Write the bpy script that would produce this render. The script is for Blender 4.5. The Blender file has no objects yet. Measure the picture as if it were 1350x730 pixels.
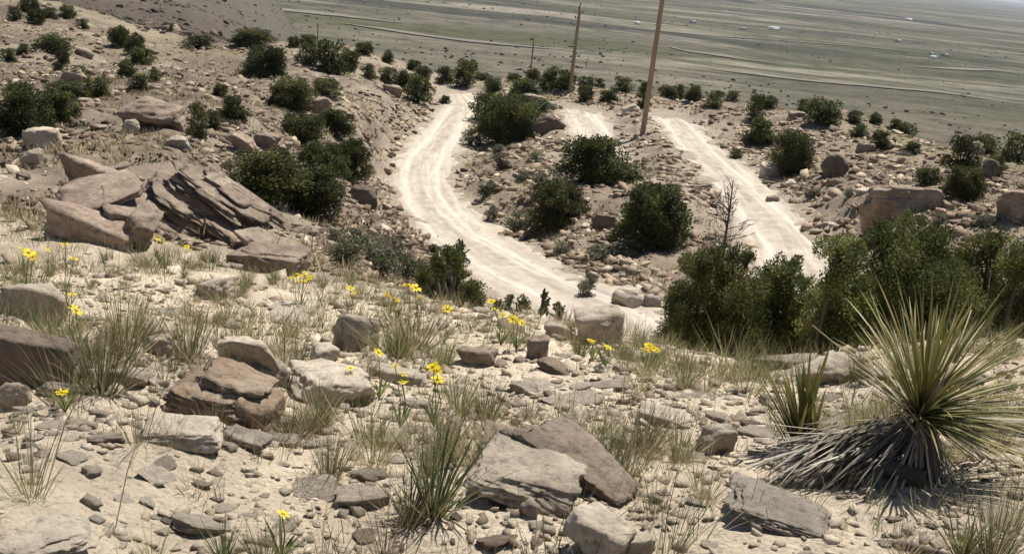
import bpy, bmesh, math, random
import numpy as np
from mathutils import Vector, Matrix, Euler

R = math.radians
scene = bpy.context.scene
COL = scene.collection
rng = np.random.default_rng(7)
random.seed(7)

# ------------------------------------------------------------------ camera
FPX, CX, CY, PW = 1300.0, 675.0, 365.0, 1350.0
PITCH, ROLL = R(18.6), R(6.3)
CAM = np.array([0.0, 0.0, 1.3])
_f = np.array([0, math.cos(PITCH), -math.sin(PITCH)])
_r0 = np.array([1.0, 0, 0])
_u0 = np.array([0, math.sin(PITCH), math.cos(PITCH)])
_r = math.cos(ROLL) * _r0 + math.sin(ROLL) * _u0
_u = math.cos(ROLL) * _u0 - math.sin(ROLL) * _r0
cd = bpy.data.cameras.new('camera')
cam = bpy.data.objects.new('camera', cd)
COL.objects.link(cam)
cd.sensor_width = 36.0
cd.lens = 36.0 * FPX / PW
cd.clip_start = 0.05
cd.clip_end = 120000
cam.matrix_world = Matrix(((_r[0], _u[0], -_f[0], CAM[0]), (_r[1], _u[1], -_f[1], CAM[1]),
                           (_r[2], _u[2], -_f[2], CAM[2]), (0, 0, 0, 1)))
scene.camera = cam

# ------------------------------------------------------------------ sky and sun
SUN_AZ, SUN_EL = R(30), R(62)          # azimuth clockwise from +Y (straight ahead)
world = bpy.data.worlds.new('World')
scene.world = world
world.use_nodes = True
wn = world.node_tree.nodes
wl = world.node_tree.links
sky = wn.new('ShaderNodeTexSky')
sky.sky_type = 'NISHITA'
sky.sun_disc = False
sky.sun_elevation = SUN_EL
sky.sun_rotation = SUN_AZ
sky.altitude = 1900
sky.air_density = 1.0
sky.dust_density = 1.2
bg = wn['Background']
bg.inputs['Strength'].default_value = 0.056
wl.new(sky.outputs[0], bg.inputs['Color'])
sd = bpy.data.lights.new('sun', 'SUN')
sd.energy = 4.6
sd.angle = R(0.53)
sd.color = (1.0, 0.945, 0.865)
sun = bpy.data.objects.new('sun', sd)
COL.objects.link(sun)
_sv = Vector((math.sin(SUN_AZ) * math.cos(SUN_EL), math.cos(SUN_AZ) * math.cos(SUN_EL), math.sin(SUN_EL)))
sun.rotation_euler = _sv.to_track_quat('Z', 'Y').to_euler()
sun.location = (20, 20, 40)
scene.view_settings.view_transform = 'Standard'
scene.view_settings.look = 'None'
scene.view_settings.exposure = 0.72
scene.view_settings.gamma = 1.0
scene.view_settings.use_curve_mapping = False
scene.render.engine = 'CYCLES'

# ------------------------------------------------------------------ noise
_P = np.random.default_rng(3).permutation(512).astype(np.int64)
_P = np.concatenate([_P, _P, _P])
_G3 = np.random.default_rng(5).normal(size=(512, 3))
_G3 /= np.linalg.norm(_G3, axis=1)[:, None]


def perlin3(p):
    p = np.asarray(p, float)
    i = np.floor(p).astype(np.int64)
    f = p - i
    w = f * f * f * (f * (f * 6 - 15) + 10)
    out = 0.0
    for dx in (0, 1):
        wx = w[:, 0] if dx else 1 - w[:, 0]
        hx = _P[(i[:, 0] + dx) & 511]
        for dy in (0, 1):
            wy = w[:, 1] if dy else 1 - w[:, 1]
            hy = _P[hx + ((i[:, 1] + dy) & 511)]
            for dz in (0, 1):
                wz = w[:, 2] if dz else 1 - w[:, 2]
                g = _G3[_P[hy + ((i[:, 2] + dz) & 511)]]
                d = g[:, 0] * (f[:, 0] - dx) + g[:, 1] * (f[:, 1] - dy) + g[:, 2] * (f[:, 2] - dz)
                out = out + wx * wy * wz * d
    return out * 1.5


def n2(x, y, wl_, seed=0.0):
    return perlin3(np.stack([np.ravel(x) / wl_ + seed * 17.3, np.ravel(y) / wl_ - seed * 9.1,
                             np.full(np.size(x), seed * 3.7 + .5)], 1)).reshape(np.shape(x))


def sstep(a, b, x):
    t = np.clip((x - a) / (b - a), 0, 1)
    return t * t * (3 - 2 * t)


# ------------------------------------------------------------------ pixels to directions
def pdir(u, v):
    u = np.asarray(u, float)[..., None]
    v = np.asarray(v, float)[..., None]
    d = _f * FPX + _r * (u - CX) + _u * (CY - v)
    h = np.hypot(d[..., 0], d[..., 1])
    return np.arctan2(d[..., 0], d[..., 1]), d[..., 2] / h    # azimuth, tan(elevation)


# ------------------------------------------------------------------ terrain control points (pixel u, v, horizontal distance)
CP = [(0, 730, 1.9), (340, 730, 2.0), (675, 730, 2.1), (1010, 730, 2.25), (1350, 730, 2.4),
      (0, 600, 2.6), (340, 600, 2.75), (675, 600, 2.9), (1010, 600, 3.15), (1350, 600, 3.5),
      (0, 500, 3.6), (340, 500, 3.9), (675, 500, 4.3), (1010, 500, 4.9), (1350, 500, 5.0),
      (0, 420, 5.0), (340, 420, 5.6), (600, 430, 6.6), (850, 468, 6.6), (1100, 475, 6.3), (1350, 455, 6.3),
      (0, 350, 7.2), (340, 370, 7.8), (460, 388, 8.2), (560, 410, 8.0), (700, 440, 7.8),
      (0, 270, 11.5), (150, 300, 10.5), (300, 315, 11), (400, 338, 11), (470, 335, 13),
      (0, 200, 20), (200, 195, 21), (380, 250, 21), (430, 300, 16), (330, 170, 32), (450, 210, 38),
      (480, 300, 22), (515, 262, 44), (450, 150, 55), (520, 150, 62), (400, 100, 75), (300, 110, 65),
      (100, 150, 30), (0, 110, 46), (200, 110, 52), (0, 40, 95), (100, 60, 88), (90, 20, 120), (165, 48, 112),
      (250, 62, 110), (340, 58, 112), (430, 66, 108), (480, 74, 104), (545, 97, 98), (600, 110, 96),
      (700, 110, 95), (800, 117, 92), (900, 124, 88), (1000, 142, 78), (1100, 162, 68), (1180, 188, 62),
      (1265, 215, 54), (1350, 243, 46),
      (850, 432, 18.5), (740, 388, 22.5), (690, 358, 26), (620, 320, 33), (570, 280, 42), (560, 240, 51),
      (575, 190, 66), (600, 145, 82), (640, 230, 50), (680, 190, 58),
      (1048, 350, 29), (1040, 320, 32), (1000, 275, 40), (950, 225, 50), (905, 180, 62), (875, 150, 76),
      (848, 176, 60), (775, 160, 68), (790, 210, 54), (760, 270, 38), (860, 310, 32), (800, 385, 24), (900, 250, 42),
      (1000, 215, 55), (1050, 235, 48), (1100, 210, 52), (1185, 285, 32), (1300, 275, 34), (1080, 290, 36),
      (1200, 235, 44), (1350, 290, 30)]
cp = []
for (u, v, r_) in CP:
    a, t = pdir(u, v)
    cp.append((float(a), math.log(r_), float(t)))


def hid(u, v, r_, t):          # a spot the photograph does not show: azimuth of a pixel, distance, slope of the sight line
    cp.append((float(pdir(u, v)[0]), math.log(r_), t))


hid(600, 400, 13, -.46); hid(700, 420, 13, -.47); hid(800, 440, 12, -.48); hid(950, 460, 12, -.47)
hid(1100, 450, 11, -.445); hid(1250, 440, 11, -.43); hid(1400, 420, 12, -.40)
hid(1050, 400, 20, -.355); hid(1200, 380, 20, -.34); hid(1340, 350, 20, -.33)
for u, tt in ((600, 0), (700, 0), (800, 0), (900, 0), (1000, -.005), (1100, -.01), (1200, -.01), (1350, -.01)):
    hid(u, 130, 150, -.215 + tt); hid(u, 130, 230, -.232 + tt); hid(u, 130, 400, -.204)
    hid(u, 130, 600, -.14)
hid(420, 60, 150, -.165); hid(420, 50, 300, -.155); hid(420, 50, 520, -.152)
for (u, v, r_) in ((0, 0, 300), (100, 0, 300), (150, 22, 250), (240, 15, 330), (260, 40, 220), (330, 42, 330), (330, 15, 560), (250, 2, 520)):
    a, t = pdir(u, v)
    cp.append((float(a), math.log(r_), float(t)))
for (u, v, t) in ((0, 730, -.80), (675, 730, -.80), (1350, 730, -.75)):
    hid(u, v, 1.55, t * 1.12)
cp = np.array(cp)
AZK = 3.0
_X = np.stack([cp[:, 0] * AZK, cp[:, 1]], 1)


def tps(d2):
    return 0.5 * d2 * np.log(np.maximum(d2, 1e-12))


_n = len(cp)
_D2 = ((_X[:, None] - _X[None]) ** 2).sum(-1)
_A = np.zeros((_n + 3, _n + 3))
_A[:_n, :_n] = tps(_D2) + np.eye(_n) * 0.004
_A[:_n, _n] = 1
_A[:_n, _n + 1:] = _X
_A[_n:, :_n] = _A[:_n, _n:].T
_S = np.linalg.solve(_A, np.concatenate([cp[:, 2], [0, 0, 0]]))


def rbf(az, lr):
    q = np.stack([np.ravel(az) * AZK, np.ravel(lr)], 1)
    out = np.empty(len(q))
    for i in range(0, len(q), 40000):
        b = q[i:i + 40000]
        d2 = ((b[:, None] - _X[None]) ** 2).sum(-1)
        out[i:i + 40000] = tps(d2) @ _S[:_n] + _S[_n] + b @ _S[_n + 1:]
    return out.reshape(np.shape(az))


PLAIN_Z = CAM[2] - 82.0

# polar grid round the viewpoint: fine where the photograph looks, coarse elsewhere
AZ = np.radians(np.arange(-47, 47.001, 0.19))
_lr = [math.log(1.0)]
while _lr[-1] < math.log(140):
    _lr.append(_lr[-1] + 0.0088)
while _lr[-1] < math.log(1800):
    _lr.append(_lr[-1] + 0.022)
LR = np.array(_lr)
# coarse evaluation of the spline, then bilinear
_ca = np.radians(np.arange(-48, 48.01, 0.8))
_cl = np.arange(LR[0] - .05, LR[-1] + .08, 0.035)
_CG = rbf(*np.meshgrid(_ca, _cl))


def bil(grid, xa, ya, x, y):
    fx = np.clip((x - xa[0]) / (xa[1] - xa[0]), 0, len(xa) - 1.001)
    fy = np.clip((y - ya[0]) / (ya[1] - ya[0]), 0, len(ya) - 1.001)
    ix = fx.astype(int); iy = fy.astype(int)
    tx = fx - ix; ty = fy - iy
    return (grid[iy, ix] * (1 - tx) * (1 - ty) + grid[iy, ix + 1] * tx * (1 - ty)
            + grid[iy + 1, ix] * (1 - tx) * ty + grid[iy + 1, ix + 1] * tx * ty)


def base_z(az, lr):
    """smooth hill without bumps or roads"""
    r = np.exp(lr)
    y = r * np.cos(az)
    x = r * np.sin(az)
    azc = np.clip(az, -R(47.9), R(47.9))
    zt = bil(_CG, _ca, _cl, azc, np.maximum(lr, LR[0])) * r + CAM[2]
    plane = CAM[2] - 1.12 - 0.17 * y - 0.005 * x
    zt = plane + (zt - plane) * sstep(1.3, 2.0, r)
    back = CAM[2] - 1.12 - np.where(y > 0, 60, 9) * np.tanh(0.17 * y / np.where(y > 0, 60, 9)) - np.where(x > 0, 40, 6) * np.tanh(0.1 * x / np.where(x > 0, 60, 9))
    w = sstep(R(47), R(85), np.abs(az))
    zt = zt * (1 - w) + back * w
    lf = sstep(R(-9), R(-17), az)
    e0 = math.log(330) * (1 - lf) + math.log(650) * lf
    e1 = math.log(560) * (1 - lf) + math.log(1600) * lf
    zt = zt + (PLAIN_Z - 14 - zt) * sstep(0, 1, (lr - e0) / (e1 - e0))
    return zt


def bumps(x, y, r):
    z = np.zeros_like(x)
    for wl_, amp, sd_ in ((75, 5.0, 9), (28, 1.3, 1), (13, .9, 2), (6, .5, 3), (2.6, .26, 4), (1.2, .11, 5), (.55, .055, 6), (.25, .03, 7), (.11, .014, 8)):
        fade = sstep(.9, 3.2, r / wl_) * (1 - sstep(60, 160, r / wl_))
        if wl_ >= 13:
            fade = sstep(1.8, 4, r / wl_)
        k = n2(x, y, wl_, sd_)
        k = k * .6 + (.35 - np.abs(n2(x, y, wl_ * 1.3, sd_ + 20)) * 1.2) * .5
        if wl_ < 4: amp = amp * (1 + .9 * sstep(8, 18, r))
        z += amp * fade * k
    return z


_AZg, _LRg = np.meshgrid(AZ, LR)
_Rg = np.exp(_LRg)
_Xg = _Rg * np.sin(_AZg)
_Yg = _Rg * np.cos(_AZg)
Zb = base_z(_AZg, _LRg)
Zg = Zb + bumps(_Xg, _Yg, _Rg)


def idx_az(az):
    return (az - AZ[0]) / (AZ[1] - AZ[0])


_LRi = np.arange(len(LR), dtype=float)


def gsample(G, x, y):
    x = np.asarray(x, float); y = np.asarray(y, float)
    az = np.arctan2(x, y)
    lr = np.log(np.maximum(np.hypot(x, y), 1.0))
    fx = np.clip(idx_az(az), 0, len(AZ) - 1.001)
    fy = np.clip(np.interp(lr, LR, _LRi), 0, len(LR) - 1.001)
    ix = fx.astype(int); iy = fy.astype(int)
    tx = fx - ix; ty = fy - iy
    return (G[iy, ix] * (1 - tx) * (1 - ty) + G[iy, ix + 1] * tx * (1 - ty)
            + G[iy + 1, ix] * (1 - tx) * ty + G[iy + 1, ix + 1] * tx * ty)


def cast(u, v, G=None):
    """pixel -> first point of the hill on its sight line, or None"""
    G = Zg if G is None else G
    az, t = pdir(u, v)
    lr = np.linspace(math.log(1.3), math.log(1500), 1800)
    r = np.exp(lr)
    x = r * math.sin(az); y = r * math.cos(az)
    d = CAM[2] + t * r - gsample(G, x, y)
    k = np.nonzero(d < 0)[0]
    if len(k) == 0:
        return None
    k = k[0]
    if k == 0:
        rr = r[0]
    else:
        rr = r[k - 1] + (r[k] - r[k - 1]) * d[k - 1] / (d[k - 1] - d[k])
    x = rr * math.sin(az); y = rr * math.cos(az)
    return np.array([x, y, float(gsample(G, x, y))])


def cast_near(u, v, rmax=170):
    for k in range(0, 60, 2):
        p = cast(u, v + k)
        if p is not None and math.hypot(p[0], p[1]) < rmax:
            return p
    raise RuntimeError('no ground for pixel %s %s' % (u, v))


def gz(x, y):
    return float(gsample(Zg, x, y))


def slant(p):
    return float(np.dot(np.asarray(p) - CAM, _f))


# ------------------------------------------------------------------ dirt tracks: pixel centre lines laid on the smooth hill
def smooth_line(P, step):
    P = np.asarray(P, float)
    # Catmull-Rom then even resampling
    out = []
    Q = np.concatenate([[2 * P[0] - P[1]], P, [2 * P[-1] - P[-2]]])
    for i in range(1, len(Q) - 2):
        for t in np.linspace(0, 1, 24, endpoint=False):
            a, b, c, d = Q[i - 1], Q[i], Q[i + 1], Q[i + 2]
            out.append(.5 * ((2 * b) + (-a + c) * t + (2 * a - 5 * b + 4 * c - d) * t * t + (-a + 3 * b - 3 * c + d) * t ** 3))
    out.append(P[-1])
    out = np.array(out)
    s = np.concatenate([[0], np.cumsum(np.hypot(*np.diff(out[:, :2], axis=0).T))])
    ss = np.arange(0, s[-1], step)
    return np.stack([np.interp(ss, s, out[:, k]) for k in range(out.shape[1])], 1)


def px_line(pts, half):
    L = []
    for i, (u, v) in enumerate(pts):
        if i < 4 and v < 0:                      # hidden behind the junipers: azimuth of the pixel and a distance
            az = float(pdir(u, 440)[0])
            x, y = -v * math.sin(az), -v * math.cos(az)
            L.append(np.array([x, y, float(gsample(Zb, x, y))]))
        else:
            L.append(cast_near(u, v, 130))
    L = smooth_line(np.array(L), .4)
    z = L[:, 2].copy()
    k = 13
    zp = np.pad(z, k, mode='edge')
    L[:, 2] = np.convolve(zp, np.ones(2 * k + 1) / (2 * k + 1), 'valid')
    return L, half


Zsave = Zg
Zg = Zb
TRACKS = []
TRACKS.append((*px_line([(1085, -21), (1010, -18.3), (930, -17.6), (852, 433), (790, 408), (735, 382), (672, 350), (612, 310), (573, 270), (559, 235), (566, 200), (592, 165), (612, 140), (606, 125), (585, 113)], 1.8),
               'winding pale dirt track descending past the juniper knoll'))
TRACKS.append((*px_line([(1075, -20), (1062, -24), (1042, 335), (1015, 293), (970, 238), (930, 200), (900, 170), (880, 150)], 1.5),
               'pale dirt track climbing over the crest beside the tall pole'))
TRACKS.append((*px_line([(800, 222), (788, 195), (778, 168), (768, 143)], 1.6),
               'short pale stretch of dirt track between the dark rocks and the tall pole'))
Zg = Zsave


def track_field(x, y):
    """per track: distance from centre line and height of the bed"""
    res = []
    for L, half, _ in TRACKS:
        dmin = np.full(x.shape, 1e9)
        zz = np.zeros(x.shape)
        m = (x > L[:, 0].min() - 12) & (x < L[:, 0].max() + 12) & (y > L[:, 1].min() - 12) & (y < L[:, 1].max() + 12)
        xs, ys = x[m], y[m]
        D = np.full(xs.shape, 1e9); Z = np.zeros(xs.shape)
        for i in range(0, len(xs), 20000):
            d = np.hypot(xs[i:i + 20000, None] - L[None, :, 0], ys[i:i + 20000, None] - L[None, :, 1])
            k = d.argmin(1)
            D[i:i + 20000] = d[np.arange(len(k)), k]
            Z[i:i + 20000] = L[k, 2]
        dmin[m] = D; zz[m] = Z
        res.append((dmin, zz, half))
    return res


ROADM = np.zeros_like(Zg)          # 1 on a track
for dmin, zz, half in track_field(_Xg, _Yg):
    edge = half + .7 * n2(_Xg, _Yg, 2.2, 31) + .55 * n2(_Xg, _Yg, .7, 32)
    w = 1 - sstep(edge - .2, edge + 2.2, dmin)
    Zg = Zg + (zz - .05 - Zg) * w
    core = 1 - sstep(edge - .35, edge + .1, dmin)
    Zg = Zg - .10 * core
    ROADM = np.maximum(ROADM, 1 - sstep(edge - .1, edge + .5, dmin))


def on_track(x, y):
    return gsample(ROADM, x, y)


# ------------------------------------------------------------------ mesh helpers
def mesh_np(name, V, F, mat=None, smooth=True, col=None):
    V = np.ascontiguousarray(V, np.float32)
    me = bpy.data.meshes.new(name)
    if not isinstance(F, list):
        F = [F]
    F = [np.asarray(f, np.int32) for f in F if len(f)]
    me.vertices.add(len(V))
    me.vertices.foreach_set('co', V.ravel())
    nl = sum(f.size for f in F)
    npoly = sum(len(f) for f in F)
    me.loops.add(nl)
    me.loops.foreach_set('vertex_index', np.concatenate([f.ravel() for f in F]))
    me.polygons.add(npoly)
    tot = np.concatenate([np.full(len(f), f.shape[1], np.int32) for f in F])
    st = np.concatenate([[0], np.cumsum(tot)[:-1]]).astype(np.int32)
    me.polygons.foreach_set('loop_start', st)
    if smooth:
        me.polygons.foreach_set('use_smooth', np.ones(npoly, bool))
    if col is not None:
        ca = me.color_attributes.new('Col', 'FLOAT_COLOR', 'POINT')
        c4 = np.ones((len(V), 4), np.float32)
        c4[:, :3] = col
        ca.data.foreach_set('color', c4.ravel())
    me.update()
    me.validate()
    if mat is not None:
        me.materials.append(mat)
    return me


def obj(name, me, parent=None, loc=None, rot=None, scale=None):
    o = bpy.data.objects.new(name, me)
    COL.objects.link(o)
    if parent is not None:
        o.parent = parent
    if loc is not None:
        o.location = loc
    if rot is not None:
        o.rotation_euler = rot
    if scale is not None:
        o.scale = scale
    return o


def tag(o, label=None, cat=None, group=None, kind=None):
    if label: o['label'] = label
    if cat: o['category'] = cat
    if group: o['group'] = group
    if kind: o['kind'] = kind
    return o


def thing(name, loc, label, cat, group=None, rot=None, scale=None):
    o = obj(name, None, None, loc, rot, scale)
    o.empty_display_size = .1
    return tag(o, label, cat, group)


def ico(level):
    bm = bmesh.new()
    bmesh.ops.create_icosphere(bm, subdivisions=level, radius=1)
    V = np.array([v.co[:] for v in bm.verts])
    F = np.array([[v.index for v in f.verts] for f in bm.faces])
    bm.free()
    return V / np.linalg.norm(V, axis=1)[:, None], F


ICO = {k: ico(k) for k in (1, 2, 3, 4, 5)}


def tube(P, rad, n=6, cap=True):
    P = np.asarray(P, float)
    rad = np.broadcast_to(np.asarray(rad, float), (len(P),))
    T = np.gradient(P, axis=0)
    T /= np.linalg.norm(T, axis=1)[:, None] + 1e-9
    ref = np.array([1.0, 0, 0]) if abs(T[0] @ np.array([1.0, 0, 0])) < .8 else np.array([0, 1.0, 0])
    A = np.cross(T, ref); A /= np.linalg.norm(A, axis=1)[:, None] + 1e-9
    B = np.cross(T, A)
    th = np.arange(n) / n * 2 * math.pi
    V = P[:, None] + rad[:, None, None] * (A[:, None] * np.cos(th)[None, :, None] + B[:, None] * np.sin(th)[None, :, None])
    V = V.reshape(-1, 3)
    i = np.arange(len(P) - 1)[:, None] * n
    j = np.arange(n)[None]
    j2 = (j + 1) % n
    Q = np.stack([i + j, i + j2, i + n + j2, i + n + j], -1).reshape(-1, 4)
    if cap:
        V = np.concatenate([V, P[:1], P[-1:]])
        b = len(P) * n
        t0 = np.stack([np.full(n, b), (np.arange(n) + 1) % n, np.arange(n)], 1)
        o = (len(P) - 1) * n
        t1 = np.stack([np.full(n, b + 1), o + np.arange(n), o + (np.arange(n) + 1) % n], 1)
        return V, Q, np.concatenate([t0, t1])
    return V, Q, np.zeros((0, 3), int)


class MB:
    def __init__(s):
        s.V = []; s.Q = []; s.T = []; s.C = []; s.n = 0

    def add(s, V, Q=None, T=None, c=None):
        V = np.asarray(V, float)
        if Q is not None and len(Q): s.Q.append(np.asarray(Q) + s.n)
        if T is not None and len(T): s.T.append(np.asarray(T) + s.n)
        s.V.append(V)
        s.C.append(np.broadcast_to(np.asarray((1, 1, 1) if c is None else c, float), (len(V), 3)))
        s.n += len(V)

    def tube(s, P, rad, n=6, c=None):
        V, Q, T = tube(P, rad, n)
        s.add(V, Q, T, c)

    def box(s, c, size, rz=0, col=None):
        sx, sy, sz = np.asarray(size) / 2
        V = np.array([[x, y, z] for z in (-sz, sz) for (x, y) in ((-sx, -sy), (sx, -sy), (sx, sy), (-sx, sy))])
        ca, sa = math.cos(rz), math.sin(rz)
        V = np.stack([V[:, 0] * ca - V[:, 1] * sa, V[:, 0] * sa + V[:, 1] * ca, V[:, 2]], 1) + np.asarray(c)
        s.add(V, [[3, 2, 1, 0], [4, 5, 6, 7], [0, 1, 5, 4], [1, 2, 6, 5], [2, 3, 7, 6], [3, 0, 4, 7]], None, col)

    def mesh(s, name, mat, smooth=True):
        F = []
        if s.Q: F.append(np.concatenate(s.Q))
        if s.T: F.append(np.concatenate(s.T))
        return mesh_np(name, np.concatenate(s.V), F, mat, smooth, np.concatenate(s.C))


# ------------------------------------------------------------------ materials
def newmat(name):
    m = bpy.data.materials.new(name)
    m.use_nodes = True
    nt = m.node_tree
    return m, nt, nt.nodes['Principled BSDF'], nt.nodes['Material Output']


def N(nt, typ, **kw):
    n = nt.nodes.new(typ)
    for k, v in kw.items():
        if k in n.inputs:
            n.inputs[k].default_value = v
        else:
            setattr(n, k, v)
    return n


def noise_node(nt, vec, scale, detail=6, rough=.6, dist=0.0):
    n = N(nt, 'ShaderNodeTexNoise')
    n.inputs['Scale'].default_value = scale
    n.inputs['Detail'].default_value = detail
    n.inputs['Roughness'].default_value = rough
    n.inputs['Distortion'].default_value = dist
    nt.links.new(vec, n.inputs['Vector'])
    return n


def ramp(nt, fac, stops):
    r = N(nt, 'ShaderNodeValToRGB')
    e = r.color_ramp.elements
    while len(e) < len(stops):
        e.new(.5)
    for k, (p, c) in enumerate(stops):
        e[k].position = p
        e[k].color = (*c, 1) if len(c) == 3 else c
    nt.links.new(fac, r.inputs[0])
    return r


def mix(nt, fac, a, b, mode='MIX'):
    m = N(nt, 'ShaderNodeMix', data_type='RGBA', blend_type=mode)
    for sock, val in ((0, fac), (6, a), (7, b)):
        if isinstance(val, (int, float)):
            m.inputs[sock].default_value = val
        elif isinstance(val, tuple):
            m.inputs[sock].default_value = (*val, 1)
        else:
            nt.links.new(val, m.inputs[sock])
    return m.outputs[2]


def g3(v):
    return (v, v, v)


def ground_material():
    m, nt, b, out = newmat('hillside_soil')
    L = nt.links
    tc = N(nt, 'ShaderNodeTexCoord').outputs['Object']
    vc = N(nt, 'ShaderNodeVertexColor', layer_name='Col').outputs[0]
    a = noise_node(nt, tc, 3.1, 9, .65)
    c1 = mix(nt, .55, vc, ramp(nt, a.outputs[0], [(.3, g3(.55)), (.5, g3(1.0)), (.72, g3(1.35))]).outputs[0], 'MULTIPLY')
    f = noise_node(nt, tc, 42, 6, .7)
    c2 = mix(nt, .6, c1, ramp(nt, f.outputs[0], [(.34, (.34, .30, .27)), (.46, g3(1.0)), (.7, (1.2, 1.18, 1.14))]).outputs[0], 'MULTIPLY')
    h = noise_node(nt, tc, .35, 6, .6)
    c3 = mix(nt, .5, c2, ramp(nt, h.outputs[0], [(.3, (.75, .72, .68)), (.55, g3(1)), (.75, (1.12, 1.05, .98))]).outputs[0], 'MULTIPLY')
    L.new(c3, b.inputs['Base Color'])
    b.inputs['Roughness'].default_value = .95
    b.inputs['Specular IOR Level'].default_value = .15
    v = N(nt, 'ShaderNodeTexVoronoi', feature='F1', Scale=55.0)
    L.new(tc, v.inputs['Vector'])
    v2 = N(nt, 'ShaderNodeTexVoronoi', feature='F1', Scale=17.0)
    L.new(tc, v2.inputs['Vector'])
    f2 = noise_node(nt, tc, 15, 12, .8)
    ad = N(nt, 'ShaderNodeMath', operation='MULTIPLY_ADD')
    L.new(v.outputs['Distance'], ad.inputs[0]); ad.inputs[1].default_value = -.28
    L.new(f2.outputs[0], ad.inputs[2])
    ad2 = N(nt, 'ShaderNodeMath', operation='MULTIPLY_ADD')
    L.new(v2.outputs['Distance'], ad2.inputs[0]); ad2.inputs[1].default_value = -.25
    L.new(ad.outputs[0], ad2.inputs[2])
    bp = N(nt, 'ShaderNodeBump', Strength=.85, Distance=.05)
    L.new(ad2.outputs[0], bp.inputs['Height'])
    L.new(bp.outputs[0], b.inputs['Normal'])
    return m


def track_material():
    m, nt, b, out = newmat('track_dust')
    L = nt.links
    tc = N(nt, 'ShaderNodeTexCoord').outputs['Object']
    vc = N(nt, 'ShaderNodeVertexColor', layer_name='Col').outputs[0]
    a = noise_node(nt, tc, 1.7, 9, .7)
    c1 = mix(nt, .35, vc, ramp(nt, a.outputs[0], [(.3, (.66, .62, .57)), (.52, g3(1.0)), (.7, g3(1.12))]).outputs[0], 'MULTIPLY')
    f = noise_node(nt, tc, 14, 6, .75)
    c2 = mix(nt, .5, c1, ramp(nt, f.outputs[0], [(.32, (.45, .41, .37)), (.46, g3(1.0)), (.7, g3(1.1))]).outputs[0], 'MULTIPLY')
    L.new(c2, b.inputs['Base Color'])
    b.inputs['Roughness'].default_value = .97
    b.inputs['Specular IOR Level'].default_value = .1
    bp = N(nt, 'ShaderNodeBump', Strength=.5, Distance=.10)
    f2 = noise_node(nt, tc, 7, 10, .8)
    L.new(f2.outputs[0], bp.inputs['Height'])
    L.new(bp.outputs[0], b.inputs['Normal'])
    return m


def rock_material(name, c_dark, c_mid, c_light, strata=0.0, scale=1.0, attr=False, lichen=.25):
    m, nt, b, out = newmat(name)
    L = nt.links
    tco = N(nt, 'ShaderNodeTexCoord')
    geo = N(nt, 'ShaderNodeNewGeometry')
    tc = geo.outputs['Position'] if attr else tco.outputs['Object']
    oi = N(nt, 'ShaderNodeObjectInfo')
    if not attr:
        of = N(nt, 'ShaderNodeVectorMath', operation='MULTIPLY_ADD')
        L.new(oi.outputs['Random'], of.inputs[0])
        of.inputs[1].default_value = (37, 19, 53)
        L.new(tc, of.inputs[2])
        tc = of.outputs[0]
    a = noise_node(nt, tc, 2.6 * scale, 10, .68, .3)
    col = ramp(nt, a.outputs[0], [(.3, c_dark), (.5, c_mid), (.72, c_light)]).outputs[0]
    fine = noise_node(nt, tc, 26 * scale, 8, .75)
    col = mix(nt, .7, col, ramp(nt, fine.outputs[0], [(.36, (.38, .35, .32)), (.48, g3(.95)), (.68, (1.28, 1.25, 1.2))]).outputs[0], 'MULTIPLY')
    if lichen:
        li = noise_node(nt, tc, 6.5 * scale, 5, .6)
        lm = ramp(nt, li.outputs[0], [(.58, g3(0)), (.66, g3(lichen * 1.6))])
        col = mix(nt, lm.outputs[0], col, (.13, .12, .105))
    if attr:
        vc = N(nt, 'ShaderNodeVertexColor', layer_name='Col').outputs[0]
        col = mix(nt, 1.0, col, vc, 'MULTIPLY')
    else:
        hs = N(nt, 'ShaderNodeHueSaturation')
        mr = N(nt, 'ShaderNodeMapRange')
        L.new(oi.outputs['Random'], mr.inputs[0])
        mr.inputs[3].default_value = .8; mr.inputs[4].default_value = 1.15
        L.new(mr.outputs[0], hs.inputs['Value'])
        L.new(col, hs.inputs['Color'])
        col = hs.outputs[0]
    L.new(col, b.inputs['Base Color'])
    b.inputs['Roughness'].default_value = .92
    b.inputs['Specular IOR Level'].default_value = .2
    hgt = noise_node(nt, tc, 13 * scale, 12, .8)
    hv = hgt.outputs[0]
    if strata:
        w = N(nt, 'ShaderNodeTexWave', wave_type='BANDS', bands_direction='Z', Scale=3.2 * scale, Distortion=6.0, Detail=4.0)
        L.new(tc, w.inputs['Vector'])
        ad = N(nt, 'ShaderNodeMath', operation='MULTIPLY_ADD')
        L.new(w.outputs['Fac'], ad.inputs[0]); ad.inputs[1].default_value = strata
        L.new(hv, ad.inputs[2])
        hv = ad.outputs[0]
    bp = N(nt, 'ShaderNodeBump', Strength=.8, Distance=.05 / scale)
    L.new(hv, bp.inputs['Height'])
    L.new(bp.outputs[0], b.inputs['Normal'])
    return m


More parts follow.
